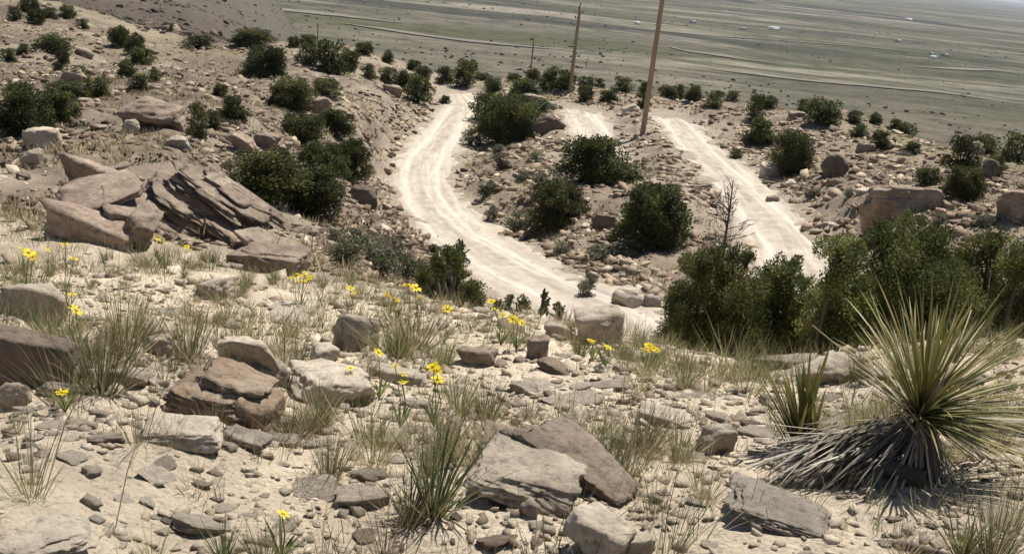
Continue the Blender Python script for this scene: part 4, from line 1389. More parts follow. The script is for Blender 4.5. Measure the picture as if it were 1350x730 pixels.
BUSHES = []
LH = 'dark junipers dotted on the upper left slope'
LHl = 'dark juniper bush on the bare upper left slope'
LM = 'junipers on the stony left slope'
LMl = 'dark juniper bush between boulders on the stony left slope'
CR = 'junipers along the crest behind the poles'
CRl = 'small dark juniper bush along the crest in front of the plain'
RT = 'junipers on the right slope'
RTl = 'dark round juniper bush on the rubble slope right of the tracks'
RC = 'small junipers on the right crest'
RCl = 'small juniper bush on the right crest above the green meadow'
BL = [(17, 28, 19, 17, LHl, LH), (35, 16, 22, 16, LHl, LH), (47, 31, 22, 17, LHl, LH), (64, 25, 20, 13, LHl, LH), (87, 25, 19, 16, LHl, LH), (106, 37, 16, 11, LHl, LH),
      (220, 34, 15, 11, 'lone juniper bush on the smooth brown hillside', None), (155, 62, 26, 24, LHl, LH), (175, 72, 24, 24, LHl, LH), (185, 84, 28, 18, LHl, LH), (165, 102, 20, 20, LHl, LH),
      (180, 121, 30, 18, LHl, LH), (201, 107, 20, 14, LHl, LH), (258, 66, 46, 16, 'wide low juniper hedge on the left crest', None), (330, 60, 50, 18, 'wide spreading juniper on the left crest', None),
      (343, 104, 60, 42, 'large round juniper alone on the dry grass slope', None), (385, 62, 14, 12, LHl, LH), (405, 61, 22, 13, LHl, LH), (430, 96, 46, 38, 'tall dark juniper below the smallest pole', None), (402, 84, 28, 24, LHl, LH),
      (63, 70, 42, 22, LHl, LH), (80, 85, 16, 18, LHl, LH), (74, 96, 13, 13, LHl, LH), (28, 72, 20, 12, LHl, LH), (8, 81, 18, 15, LHl, LH), (99, 108, 34, 18, LMl, LM),
      (82, 134, 60, 22, LMl, LM), (124, 132, 34, 26, LMl, LM), (22, 178, 70, 56, 'broad green juniper at the left edge behind the rubble', None), (70, 160, 50, 34, LMl, LM), (20, 135, 40, 20, LMl, LM), (258, 186, 26, 46, 'narrow upright green juniper beside the smooth reddish mound', None),
      (280, 173, 22, 24, LMl, LM), (303, 160, 34, 28, LMl, LM), (290, 126, 18, 13, LMl, LM), (380, 147, 56, 36, 'dark juniper left of the slanted brown boulder', None), (428, 128, 36, 20, LMl, LM),
      (395, 192, 56, 40, LMl, LM), (440, 176, 50, 26, LMl, LM), (340, 262, 100, 58, 'large dark juniper thicket behind the leaning slabs', None), (395, 280, 90, 60, 'dark juniper at the lower end of the leaning slabs', None), (420, 232, 62, 40, LMl, LM), (458, 240, 52, 50, 'dark juniper at the upper left edge of the winding track', None),
      (478, 71, 22, 13, CRl, CR), (460, 93, 24, 24, LHl, LH), (510, 84, 14, 14, CRl, CR), (545, 93, 18, 12, CRl, CR), (485, 104, 22, 17, CRl, CR), (510, 110, 24, 18, CRl, CR), (530, 114, 20, 18, CRl, CR),
      (549, 136, 36, 32, 'dark juniper beside the far end of the winding track', None), (557, 104, 22, 14, CRl, CR), (585, 110, 28, 19, CRl, CR), (612, 116, 30, 32, CRl, CR), (636, 102, 20, 9, CRl, CR), (648, 125, 22, 20, CRl, CR), (677, 107, 18, 9, CRl, CR),
      (703, 108, 18, 15, CRl, CR), (690, 132, 42, 24, 'yellowish green juniper on top of the knoll crag', None), (738, 119, 42, 24, CRl, CR), (772, 115, 24, 12, CRl, CR), (790, 110, 14, 11, CRl, CR), (821, 120, 30, 19, CRl, CR), (848, 121, 16, 18, CRl, CR),
      (770, 134, 20, 19, CRl, CR), (802, 137, 24, 15, CRl, CR), (850, 143, 18, 18, CRl, CR), (880, 125, 24, 14, CRl, CR), (896, 123, 17, 17, CRl, CR),
      (670, 190, 76, 58, 'big dark juniper on the knoll beside the winding track', None), (636, 160, 40, 30, 'dark juniper behind the big knoll juniper', None), (712, 152, 40, 18, 'low juniper growing on the dark knoll boulder', None),
      (778, 246, 80, 60, 'broad dark juniper on the knoll below the tall pole', None), (825, 240, 44, 22, 'low juniper spreading right from the broad knoll juniper', None),
      (735, 304, 68, 52, 'dark juniper halfway down the knoll slope', None), (858, 326, 84, 78, 'tall dark juniper on the knoll beside the brown boulder', None),
      (586, 138, 15, 10, CRl, CR),
      (915, 134, 22, 18, RCl, RC), (940, 144, 26, 18, RCl, RC), (947, 131, 18, 10, RCl, RC), (966, 134, 18, 12, RCl, RC), (996, 160, 24, 30, RCl, RC), (1012, 144, 30, 16, RCl, RC),
      (1002, 194, 38, 32, RTl, RT), (1044, 233, 50, 54, 'large dark round juniper beside the white block', None), (1065, 144, 26, 16, RCl, RC), (1087, 164, 44, 30, 'wide juniper on the right crest', None), (1128, 164, 20, 16, RCl, RC), (1155, 164, 15, 13, RCl, RC),
      (1180, 161, 14, 14, RCl, RC), (1195, 173, 28, 14, RCl, RC), (1133, 184, 24, 18, RTl, RT), (1162, 199, 26, 22, RTl, RT), (1203, 204, 22, 14, RTl, RT), (1297, 190, 36, 24, RCl, RC), (1326, 179, 14, 14, RCl, RC), (1345, 206, 40, 36, RCl, RC),
      (1270, 226, 42, 42, RTl, RT), (1272, 264, 48, 40, RTl, RT), (1225, 250, 34, 24, RTl, RT), (1312, 236, 22, 26, RTl, RT), (970, 211, 18, 13, RTl, RT)]
for k, (u, vb, w, h, lab, grp) in sorted(enumerate(BL), key=lambda q: q[1][5] is not None):
    place_bush(u, vb, w, h, lab, grp, seed=k)
SCl = 'grey green sagebrush clump on the slope round the tracks'
for k, (u, vb, w, h) in enumerate([(680, 308, 34, 24), (790, 346, 44, 20), (830, 338, 40, 18), (720, 262, 44, 34), (640, 262, 28, 22), (660, 225, 26, 18), (620, 192, 26, 20), (690, 240, 22, 14), (775, 382, 24, 16), (770, 400, 30, 22), (655, 205, 18, 12),
                                   (740, 336, 24, 14), (705, 215, 22, 12), (870, 280, 24, 14), (985, 190, 16, 10), (1075, 260, 22, 10), (1120, 260, 18, 9), (1240, 300, 26, 16), (1300, 300, 30, 16), (650, 290, 22, 16)]):
    place_bush(u, vb, w, h, SCl, 'sagebrush clumps round the tracks', 'scrub_bush', 100 + k)
SLl = 'olive scrub bush on the bank left of the winding track'
for k, (u, vb, w, h) in enumerate([(455, 352, 50, 40), (495, 362, 56, 44), (530, 372, 44, 36), (470, 330, 40, 26), (508, 342, 34, 26), (440, 322, 30, 20)]):
    place_bush(u, vb, w, h, SLl, 'scrub on the bank by the winding track', 'scrub_bush', 140 + k)

# near junipers below the brow, each with its own limbs and crown
def near_juniper(lobes, u, r_, label, seed, n=16000, size=.042, cols=None):
    """lobes: pixel centre u, v, pixel radius; all stand round one trunk at distance r_"""
    g = np.random.default_rng(seed)
    az = float(pdir(u, 450)[0])
    bx, by = r_ * math.sin(az), r_ * math.cos(az)
    bz = gz(bx, by)
    t = thing('juniper_tree', (bx, by, bz), label, 'tree')
    ctr, rad, k, cc = [], [], [], []
    mb = MB()
    base = np.array([0, 0, -.15])
    for (lu, lv, lr) in lobes:
        a, tt = pdir(lu, lv)
        rr = r_ + g.uniform(-.55, .55)
        c = np.array([rr * math.sin(a) - bx, rr * math.cos(a) - by, CAM[2] + float(tt) * rr - bz])
        R_ = lr * r_ * 1.2 / FPX
        # limb from the foot to the lobe
        mid = base * .4 + c * .6 + np.array([0, 0, -.12 * np.linalg.norm(c)]) + g.normal(0, .05, 3)
        mb.tube([base + g.normal(0, .02, 3), base * .7 + mid * .3 + g.normal(0, .03, 3), mid, c], [.06, .05, .032, .012], 6)
        nsub = 17
        for q in range(nsub):
            d = g.normal(size=3); d /= np.linalg.norm(d)
            cc_ = c + d * R_ * g.random() ** .4 * np.array([.85, .85, .9])
            ctr.append(cc_); rs = R_ * g.uniform(.24, .42); rad.append(rs)
            k.append(rs ** 2)
            cc.append((GREENS if cols is None else cols)[g.integers(len(GREENS))] * g.uniform(.8, 1.25))
            if q < 7:
                mb.tube([c * .75 + mid * .25, (c + cc_) / 2 + g.normal(0, .03, 3), cc_], [.014, .009, .004], 4)
    k = np.array(k); k = (k / k.sum() * n).astype(int) + 1
    V, Q, C = sprigs(ctr, rad, k, size, g, cc, up=.7, flat=1.25)
    obj('crown', mesh_np('crown', V, Q, M_JUN, False, C), t)
    obj('trunk', mb.mesh('trunk', M_BARK), t)
    return t


near_juniper([(890, 445, 26), (905, 410, 34), (935, 375, 34), (935, 430, 40), (960, 352, 26), (975, 400, 38), (920, 350, 22), (892, 385, 16), (970, 445, 34), (985, 345, 12), (905, 462, 26), (945, 462, 30)],
             930, 13.0, 'dark juniper tree on the brow in front of the bare dead tree', 1, 60000, .030, GREENS * 1.45)
near_juniper([(1030, 365, 22), (1050, 395, 26), (1015, 410, 34), (1055, 435, 34), (1000, 445, 34), (1040, 455, 34), (1045, 350, 12), (1062, 372, 12), (1020, 385, 24), (1075, 450, 24), (1010, 372, 14)],
             1035, 13.4, 'dark juniper tree between the dead tree and the greener junipers', 2, 46000, .030, GREENS * 1.5)
LG = GREENS * 1.6 + np.array([.008, .011, .0])
near_juniper([(1105, 340, 26), (1110, 385, 36), (1100, 430, 40), (1130, 440, 40), (1125, 330, 14), (1088, 400, 30), (1085, 445, 30), (1140, 400, 34), (1110, 460, 34)],
             1108, 11.5, 'upright bright green juniper tree left of the yucca', 3, 46000, .028, LG)
near_juniper([(1165, 316, 22), (1200, 314, 26), (1230, 325, 24), (1170, 345, 38), (1215, 360, 48), (1245, 355, 26), (1170, 400, 40), (1230, 410, 44), (1190, 440, 44), (1250, 440, 40), (1150, 430, 40), (1260, 395, 36), (1200, 465, 40)],
             1205, 12.2, 'broad bright green juniper tree in front of the huge boulder', 4, 80000, .028, LG)
near_juniper([(1280, 345, 28), (1310, 340, 24), (1345, 350, 28), (1280, 390, 34), (1320, 395, 40), (1355, 400, 36), (1290, 430, 36), (1340, 440, 40), (1310, 318, 14), (1370, 340, 28), (1265, 420, 36), (1300, 460, 40), (1350, 460, 40)],
             1320, 13.2, 'spreading juniper tree behind the yucca with bare twigs showing', 5, 64000, .029, LG * .85)
# saplings by the track
near_juniper([(590, 335, 9), (603, 345, 12), (580, 352, 14), (600, 370, 18), (580, 378, 18), (618, 385, 16), (560, 365, 12), (628, 398, 12), (556, 385, 14), (572, 330, 6), (606, 325, 7)],
             592, 9.6, 'slim young juniper with two pointed tops above the track', 6, 15000, .022, GREENS * 1.5)
near_juniper([(690, 398, 8), (694, 408, 10), (684, 410, 8)], 690, 8.9, 'small juniper sapling on the brow left of the pinkish boulder', 7, 900, .022, GREENS * 1.2)
near_juniper([(718, 390, 4), (719, 402, 5), (717, 412, 6)], 718, 8.8, 'thin dark sapling standing alone on the brow', 8, 420, .02, GREENS)
near_juniper([(672, 396, 6), (668, 408, 8), (658, 405, 7)], 665, 9.0, 'dark sapling beside the slim young juniper', 9, 700, .022, GREENS)
near_juniper([(737, 402, 4), (738, 410, 6)], 737, 8.7, 'tiny green sapling next to the pinkish boulder', 10, 300, .02, GREENS)

# bare dead tree
def dead_tree():
    g = np.random.default_rng(5)
    az = float(pdir(962, 330)[0]); r_ = 15.0
    bx, by = r_ * math.sin(az), r_ * math.cos(az); bz = gz(bx, by)
    t = thing('dead_tree', (bx, by, bz), 'bare leafless dead tree rising above the dark juniper', 'tree')
    a, tt = pdir(966, 238)
    top = np.array([r_ * math.sin(a) - bx, r_ * math.cos(a) - by, CAM[2] + float(tt) * r_ - bz])
    P = np.array([top * q + np.array([.02 * math.sin(q * 9), .02 * math.cos(q * 7), 0]) for q in np.linspace(-.03, 1, 14)])
    mb = MB(); mb.tube(P, np.linspace(.06, .008, 14), 7)
    obj('trunk', mb.mesh('trunk', M_DEADWOOD), t)
    for k in range(64):
        q = g.uniform(.42, .98)
        an = g.uniform(0, 6.28)
        ln = (.18 + .75 * (1 - q)) * g.uniform(.7, 1.25)
        d = np.array([math.cos(an), math.sin(an), g.uniform(.25, .8)]); d /= np.linalg.norm(d)
        p0 = top * q
        m1 = p0 + d * ln * .5 + g.normal(0, .02, 3); e = p0 + d * ln + np.array([0, 0, .08]) + g.normal(0, .03, 3)
        b = MB(); b.tube([p0, m1, e], [.009, .005, .002], 5)
        for _ in range(8):
            f = g.uniform(.25, .95); s0 = p0 * (1 - f) + e * f
            dd = d + g.normal(0, .6, 3); dd[2] = abs(dd[2]); dd /= np.linalg.norm(dd)
            l2 = ln * g.uniform(.2, .45)
            b.tube([s0, s0 + dd * l2 * .5, s0 + dd * l2 + g.normal(0, .015, 3)], [.004, .003, .0014], 4)
        obj('branch', b.mesh('branch', M_DEADWOOD), t)


dead_tree()

# ------------------------------------------------------------------ poles
def pole(base, top, d0, d1, label, arm=True):
    base = np.asarray(base, float); top = np.asarray(top, float)
    t = thing('utility_pole', base, label, 'pole', 'wooden poles beside the tracks')
    P = np.array([(top - base) * q for q in np.linspace(-.1, 1, 16)])
    mb = MB(); mb.tube(P, np.linspace(d0 / 2, d1 / 2, 16), 14)
    obj('shaft', mb.mesh('shaft', M_POLE), t)
    tp = top - base
    b = MB(); b.tube([tp - [0, 0, .1], tp + [0, 0, .12], tp + [0, 0, .28]], [.03, .05, .045], 8)
    obj('top_insulator', b.mesh('top_insulator', M_INSUL), t)
    for sgn, dz in ((1, -.55), (-1, -1.0)):
        b = MB()
        q = tp + np.array([0, 0, dz])
        b.tube([q, q + [sgn * .28, 0, .03]], [.025, .02], 6)
        b.tube([q + [sgn * .28, 0, -.02], q + [sgn * .28, 0, .1], q + [sgn * .28, 0, .2]], [.05, .055, .03], 8)
        obj('side_insulator', b.mesh('side_insulator', M_INSUL), t)


def pole_at(u, v, utop, vtop, r_=None, hgt=None, d0=.3, label=''):
    p = cast_near(u, v, 140) if r_ is None else None
    if p is None:
        az = float(pdir(u, v)[0]); p = np.array([r_ * math.sin(az), r_ * math.cos(az), 0]); p[2] = gz(p[0], p[1])
    r0 = math.hypot(p[0], p[1])
    a, t = pdir(utop, vtop)
    ztop = CAM[2] + float(t) * r0
    if hgt is not None:
        ztop = p[2] + hgt
    top = np.array([r0 * math.sin(a), r0 * math.cos(a), ztop])
    lean = (top - p)[:2]
    pole(p, np.array([p[0], p[1], ztop]), d0, d0 * .75, label)
    print('POLE', label, 'r', round(r0, 1), 'h', round(ztop - p[2], 2), 'lean', lean.round(2))


pole_at(847, 177, 870, 0, None, 10.2, .36, 'tall brown wooden pole beside the climbing track')
pole_at(751, 122, 764, 8, None, None, .34, 'thin wooden pole on the crest left of the tall pole')
pole_at(698, 108, 704, 52, 185, None, .38, 'short looking wooden pole behind the crest junipers')
pole_at(418, 66, 419, 30, 300, None, .42, 'tiny far pole behind the left crest')

# ------------------------------------------------------------------ grass
STRAW = np.array([(.42, .36, .21), (.35, .30, .17), (.48, .41, .26), (.29, .25, .14)])
GREEN = np.array([(.105, .13, .045), (.135, .16, .057), (.175, .19, .075), (.085, .108, .037), (.215, .215, .10)])


def blades(base, height, n, spread, g, green=.6, width=.0022, lean=.35, curl=.35):
    """n blades round base points; returns V, T, C (5 triangles each)"""
    base = np.asarray(base, float)
    az = g.uniform(0, 6.283, n)
    out = np.stack([np.cos(az), np.sin(az), np.zeros(n)], 1)
    rr = spread * g.random(n) ** .6
    p0 = base + out * rr[:, None] * .45 * np.array([1, 1, 0])
    L = height * g.uniform(.45, 1.08, n)
    ln = lean * g.random(n) ** .8 * (0.5 + rr / (spread + 1e-6))
    side = np.stack([-np.sin(az), np.cos(az), np.zeros(n)], 1)
    fa = g.uniform(0, 6.283, n)
    wd = np.stack([np.cos(fa), np.sin(fa), np.zeros(n)], 1)
    w = width * g.uniform(.6, 1.4, n)
    cu = curl * g.uniform(-.1, 1, n)
    V = []
    wind = np.array([.05, 0, 0])
    for t, wf in ((0, 1.0), (.4, .9), (.75, .6)):
        c = p0 + (out * (ln * t + cu * t * t * .5)[:, None] + np.array([0, 0, 1]) * (t - .22 * cu * t * t)[:, None] + side * (g.normal(0, .03, n) * t)[:, None] + wind * t * t) * L[:, None]
        V += [c - wd * (w * wf)[:, None], c + wd * (w * wf)[:, None]]
    t = 1.0
    V.append(p0 + (out * (ln + cu * .5)[:, None] + np.array([0, 0, 1]) * (1 - .22 * cu)[:, None] + wind) * L[:, None])
    V = np.stack(V, 1)
    T0 = np.array([[0, 1, 2], [1, 3, 2], [2, 3, 4], [3, 5, 4], [4, 5, 6]])
    T = (T0[None] + (np.arange(n) * 7)[:, None, None]).reshape(-1, 3)
    isg = g.random(n) < green
    c = np.where(isg[:, None], GREEN[g.integers(0, len(GREEN), n)], STRAW[g.integers(0, len(STRAW), n)]) * g.uniform(.8, 1.2, (n, 1))
    C = np.repeat(c[:, None], 7, 1)
    st = STRAW[0]
    C[:, :2] = C[:, :2] * .45 + st * .5
    C[:, 6] = C[:, 6] * .5 + st * .5
    return V.reshape(-1, 3), T, C.reshape(-1, 3)


def tuft_mesh(seed, n, spread, green, width, lean, curl):
    g = np.random.default_rng(seed)
    V, T, C = blades(np.zeros(3), 1.0, n, spread, g, green, width, lean, curl)
    V2, T2, C2 = blades(np.zeros(3), .45, n // 2, spread * 1.4, g, .1, width, 1.0, .9)     # dead litter at the foot
    return mesh_np('blades', np.concatenate([V, V2]), np.concatenate([T, T2 + len(V)]), M_GRASS, False, np.concatenate([C, C2]))


# tall, medium dry, broad green, low grey
TUFT = {'tall': [tuft_mesh(1100 + k, 130, .30, .78, .0042, .42, .30) for k in range(4)],
        'dry': [tuft_mesh(1110 + k, 56, .35, .36, .0044, .6, .5) for k in range(4)],
        'thin': [tuft_mesh(1120 + k, 28, .30, .5, .0044, .5, .35) for k in range(4)],
        'broad': [tuft_mesh(1130 + k, 64, .22, 1.0, .0105, .5, .5) for k in range(3)],
        'low': [tuft_mesh(1140 + k, 110, .55, .40, .007, .9, .6) for k in range(4)]}
TLAB = {'tall': 'tall green bunch grass clump', 'dry': 'dry straw coloured grass clump', 'thin': 'thin wispy grass clump', 'broad': 'broad bladed green grass clump', 'low': 'low grey green grass clump'}


def tuft(u, vb, hpx, kind, label, group, g, p=None, name='grass_tuft'):
    hero = p is None
    p = cast_near(u, vb, 40) if p is None else p
    H = hpx * slant(p) / FPX * (1.12 if hero else .92)
    o = obj(name, g.choice(TUFT[kind]), None, (p[0], p[1], p[2] - .01 * H), (g.uniform(-.08, .08), g.uniform(-.08, .08), g.uniform(0, 6.28)), (H * g.uniform(.9, 1.2), H * g.uniform(.9, 1.2), H))
    tag(o, label, 'grass', group)


gg = random.Random(5)
HT = [(133, 520, 120, 'tall', 'tall green grass clump rising beside the big brown boulder'), (165, 470, 100, 'tall', 'tall green grass clump leaning right of the tallest one'), (85, 535, 90, 'dry', 'grey green grass clump round a low yellow flower'), (250, 475, 80, 'tall', 'narrow green grass clump left of the peaked tan boulder'),
      (435, 632, 76, 'tall', 'dense upright green grass clump on open sand'), (572, 678, 125, 'broad', 'large broad bladed green grass clump beside the rough tan boulder'), (540, 690, 80, 'broad', 'smaller broad bladed grass clump at the foot of the large one'), (545, 465, 70, 'low', 'round grey green grass clump below the slim young juniper'), (525, 470, 60, 'low', 'grey grass clump touching the round grey green one'),
      (295, 740, 55, 'broad', 'green grass blades poking up at the bottom edge of sand'), (350, 745, 60, 'low', 'grey grass clump beside the single orange yellow flower'), (205, 745, 70, 'dry', 'dry grass clump on the half buried slab'),
      (510, 735, 100, 'dry', 'dry grey grass clump in front of the broad bladed clump'), (490, 615, 90, 'dry', 'dry grass clump between pale boulder and broad bladed clump'), (20, 570, 50, 'dry', 'dry grass clump by the rough tan stone'),
      (820, 640, 90, 'dry', 'dry straw grass clump at the lower end of the brown slab'), (840, 600, 80, 'dry', 'tangled straw grass clump above the brown slab end'), (880, 735, 130, 'thin', 'tall thin straw grass left of the grey slab'), (865, 680, 90, 'thin', 'thin straw grass beside the brown slab tip'),
      (895, 610, 70, 'tall', 'green grass clump beside the dark grey stone'), (640, 555, 70, 'tall', 'green grass clump above the flaky brown rock'), (605, 545, 60, 'tall', 'green grass clump left of the flaky brown rock clump'), (695, 552, 24, 'broad', 'bright green low grass patch behind the flaky rock'), (810, 590, 30, 'broad', 'bright green low grass beside the rounded grey stone'),
      (1310, 735, 110, 'tall', 'green grass clump in front of the yucca on the right'), (1270, 735, 80, 'broad', 'green leafy grass at the foot of the yucca'), (1190, 735, 70, 'dry', 'dry grass clump below the yucca skirt'), (1340, 700, 90, 'dry', 'dry grass clump at the right edge in front of the yucca'), (930, 660, 80, 'dry', 'dry grass clump beside the left end of the grey slab'),
      (985, 520, 90, 'dry', 'straw grass clump left of the smooth rounded boulder'), (960, 500, 70, 'dry', 'straw grass clump under the dark juniper'), (760, 560, 70, 'thin', 'thin green grass behind the rounded grey stone'), (930, 520, 60, 'dry', 'dry grass clump above the pale flat-topped stone'),
      (40, 640, 55, 'thin', 'thin grass sprout on bright sand below the brown boulder'), (180, 585, 90, 'thin', 'small green weed left of the pale flat stone'), (225, 590, 60, 'thin', 'thin weed stalks beside the pale flat stone'), (590, 610, 70, 'tall', 'green grass clump behind the large broad bladed clump'), (375, 480, 70, 'dry', 'dry grass clump right of the peaked tan boulder'), (385, 570, 60, 'thin', 'thin grass clump by the low grey stone')]
for (u, vb, h, kind, lab) in HT:
    tuft(u, vb, h, kind, lab, None, gg)
done = 0
while done < 290:
    u = gg.uniform(0, 1350); v = gg.uniform(345, 660)
    p = cast(u, v)
    if p is None: continue
    r_ = math.hypot(p[0], p[1])
    if r_ > 12 or on_track(p[0], p[1]) > .05: continue
    if n2(np.array([p[0]]), np.array([p[1]]), .9, 81)[0] + (500 - v) / 380 < gg.uniform(-.25, .35): continue
    if any((p[0] - a) ** 2 + (p[1] - b) ** 2 < (c * .7) ** 2 for a, b, c in ROCKS): continue
    kind = gg.choice(['dry', 'tall', 'thin', 'tall', 'low', 'thin', 'low'])
    hm = {'tall': .19, 'dry': .18, 'thin': .23, 'low': .13}[kind] * gg.uniform(.5, 1.25)
    lb = near_label(TLAB[kind], p[0], p[1], None)
    tuft(u, v, hm * FPX / slant(p), kind, lb, lb, gg, p)
    done += 1


def grass_stuff(name, label, count, rlo, rhi, azlo, azhi, hgt, nb, width, green, seed, bias, clump):
    g = np.random.default_rng(seed)
    nn = count * 4
    r = (rlo ** bias + g.random(nn) * (rhi ** bias - rlo ** bias)) ** (1 / bias)
    az = g.uniform(azlo, azhi, nn)
    x = r * np.sin(az); y = r * np.cos(az)
    keep = (gsample(ROADM, x, y) < .1) & (n2(x, y, clump, seed) + .5 * n2(x, y, clump * .3, seed + 1) + g.normal(0, .15, nn) > .05)
    x, y = x[keep][:count], y[keep][:count]
    z = gsample(Zg, x, y)
    nn = len(x)
    B = np.repeat(np.stack([x, y, z - .01], 1), nb, 0)
    H = np.repeat(hgt * g.uniform(.5, 1.25, nn), nb)
    V, T, C = blades(B, H, nn * nb, hgt * .5, g, green, width, .6, .45)
    o = obj(name, mesh_np(name, V, T, M_GRASS, False, C))
    tag(o, label, 'grass', kind='stuff')


grass_stuff('dry_grass', 'sparse dry grass blades between the stones of the near slope', 1300, 1.8, 9.5, R(-40), R(40), .12, 9, .0011, .4, 91, .9, .7)
grass_stuff('dry_grass', 'dry grass growing along the brow of the near slope', 1300, 4.6, 12, R(-34), R(28), .16, 10, .0020, .5, 92, 1, 1.0)
grass_stuff('dry_grass', 'dry grass on the left slope and round the outcrop', 4200, 9, 60, R(-33), R(-3), .22, 7, .006, .3, 93, .8, 4)
grass_stuff('dry_grass', 'dry grass on the slopes round the tracks', 3400, 16, 90, R(-6), R(32), .24, 7, .009, .4, 94, .8, 4)
grass_stuff('dry_grass', 'pale dry grass on the upper left slope and crest', 2200, 45, 115, R(-35), R(5), .30, 6, .02, .15, 95, 1, 9)

def low_scrub(name, label, count, rlo, rhi, azlo, azhi, size, seed, clump):
    g = np.random.default_rng(seed)
    nn = count * 4
    r = (rlo ** .8 + g.random(nn) * (rhi ** .8 - rlo ** .8)) ** (1 / .8)
    az = g.uniform(azlo, azhi, nn)
    x = r * np.sin(az); y = r * np.cos(az)
    keep = (gsample(ROADM, x, y) < .15) & (n2(x, y, clump, seed) + g.normal(0, .2, nn) > .0)
    x, y = x[keep][:count], y[keep][:count]
    z = gsample(Zg, x, y)
    s = size * g.uniform(.45, 1.3, len(x))
    cols = np.array([(.09, .088, .058), (.12, .11, .078), (.07, .075, .045), (.15, .13, .09), (.06, .064, .036)])
    V, Q, C = sprigs(np.stack([x, y, z + s * .25], 1), s, np.full(len(x), 20), size * .30, g, cols[g.integers(0, 5, len(x))], .9, .7)
    o = obj(name, mesh_np(name, V, Q, M_GRASS, False, C))
    tag(o, label, 'scrub', kind='stuff')


low_scrub('low_scrub', 'low grey green scrub dotted on the left slope', 2600, 16, 110, R(-38), R(-3), .19, 61, 5)
low_scrub('low_scrub', 'low grey green scrub dotted on the slopes round the tracks', 3600, 18, 92, R(-8), R(38), .19, 62, 5)
low_scrub('low_scrub', 'dark scrub dotted on the smooth brown hillside', 2800, 120, 900, R(-33), R(-11), .7, 63, 40)

# ------------------------------------------------------------------ yellow flowers
def head_mesh(seed):
    g = np.random.default_rng(seed)
    mb = MB()
    n = 11
    for k in range(n):
        a = k / n * 6.283 + g.normal(0, .08)
        d = np.array([math.cos(a), math.sin(a), 0]); s = np.array([-math.sin(a), math.cos(a), 0])
        u = np.array([0, 0, 1.0]); dr = g.uniform(-.15, .25)
        c = np.array((.80, .64, .016)) * g.uniform(.85, 1.1)
        V = [d * .2, d * .6 + s * .17 + u * dr * .5, d * 1.0 + s * .10 + u * dr, d * 1.0 - s * .10 + u * dr, d * .6 - s * .17 + u * dr * .5]
        mb.add(V, None, [[0, 1, 4], [1, 2, 3], [1, 3, 4]], c)
    U, F = ICO[1]
    mb.add(U * np.array([.3, .3, .16]) + [0, 0, .06], None, F, (.66, .46, .01))
    return mb.mesh('flower_head', M_PETAL, False)


HEADS = [head_mesh(k) for k in range(4)]


def flower(heads, drop, label, group, seed, rad=.021):
    g = random.Random(seed)
    mu = sum(h[0] for h in heads) / len(heads); mv = max(h[1] for h in heads)
    base = cast_near(mu + g.uniform(-6, 6), mv + drop, 30)
    rb = math.hypot(base[0], base[1])
    t = thing('yellow_flower', base, label, 'flower', group)
    for (hu, hv) in heads:
        a, tt = pdir(hu, hv)
        rr = rb + g.uniform(-.03, .05)
        h = np.array([rr * math.sin(a), rr * math.cos(a), CAM[2] + float(tt) * rr]) - base
        mb = MB()
        mb.tube([(0, 0, -.01), h * .4 + np.array([g.uniform(-.02, .02), 0, .02]), h * .8 + np.array([0, 0, .012]), h], [.0022, .002, .0018, .0016], 5)
        st = obj('stem', mb.mesh('stem', M_STEM), t)
        q = rad * g.uniform(.85, 1.2)
        obj('flower_head', g.choice(HEADS), t, h, (g.uniform(-.1, .75), g.uniform(-.4, .4), g.uniform(0, 6)), (q, q, q))
    for k in range(10):
        an = g.uniform(0, 6.28); l = g.uniform(.05, .11)
        mb = MB()
        e = np.array([math.cos(an) * l * .6, math.sin(an) * l * .6, l])
        mb.add([(-.003, 0, 0), (.003, 0, 0), e * .5 + [.004, 0, .01], e * .5 - [.004, 0, -.01], e], [[0, 1, 2, 3]], [[3, 2, 4]], (.2, .24, .09))
        obj('leaf', mb.mesh('leaf', M_GRASS, False), t)


FG = 'yellow flowers scattered on the near slope'
flower([(30, 328), (38, 333), (44, 338)], 75, 'three headed yellow flower plant left of the pale tan boulder', None, 1, .028)
flower([(63, 329)], 70, 'orange yellow flower above the pale tan boulder', None, 2, .024)
flower([(86, 322), (97, 340)], 75, 'two headed yellow flower on tall stems above the pale tan boulder', None, 3, .026)
flower([(95, 388)], 60, 'orange yellow flower beside the tall green grass', None, 4, .022)
flower([(100, 409)], 60, 'bright yellow flower beside the tall green grass', None, 5, .026)
flower([(82, 517)], 26, 'yellow flower low in a grass clump by the big brown boulder', None, 6, .022)
flower([(373, 677)], 62, 'single orange yellow flower on open sand', None, 7, .020)
flower([(384, 366), (390, 361), (396, 364), (402, 360), (408, 366), (413, 364), (392, 370), (400, 371)], 40, 'dense cluster of golden yellow flowers near the brow', None, 8, .026)
flower([(538, 376), (548, 379), (552, 392)], 75, 'three headed yellow flower before the slim young juniper', None, 9, .03)
flower([(499, 464)], 60, 'yellow flower left of the round grey green grass clump', None, 10, .024)
flower([(462, 485)], 40, 'yellow flower on top of the wide pale boulder', None, 11, .022)
flower([(521, 483), (531, 493), (531, 503)], 60, 'three orange yellow flowers in thin grass', None, 12, .024)
flower([(571, 483), (577, 488), (577, 500)], 62, 'three yellow flowers right of the orange yellow trio', None, 13, .022)
flower([(590, 407)], 45, 'yellow flower on the brow below the slim young juniper', None, 14, .026)
flower([(648, 397), (653, 408), (663, 415)], 40, 'yellow flowers on the brow beside the dark sapling', None, 15, .026)
flower([(683, 422), (676, 420), (688, 425)], 36, 'low yellow flowers on the brow in front of the small sapling', None, 16, .026)
flower([(462, 380), (466, 387)], 44, 'yellow flowers on the brow by the scrub', None, 17, .026)
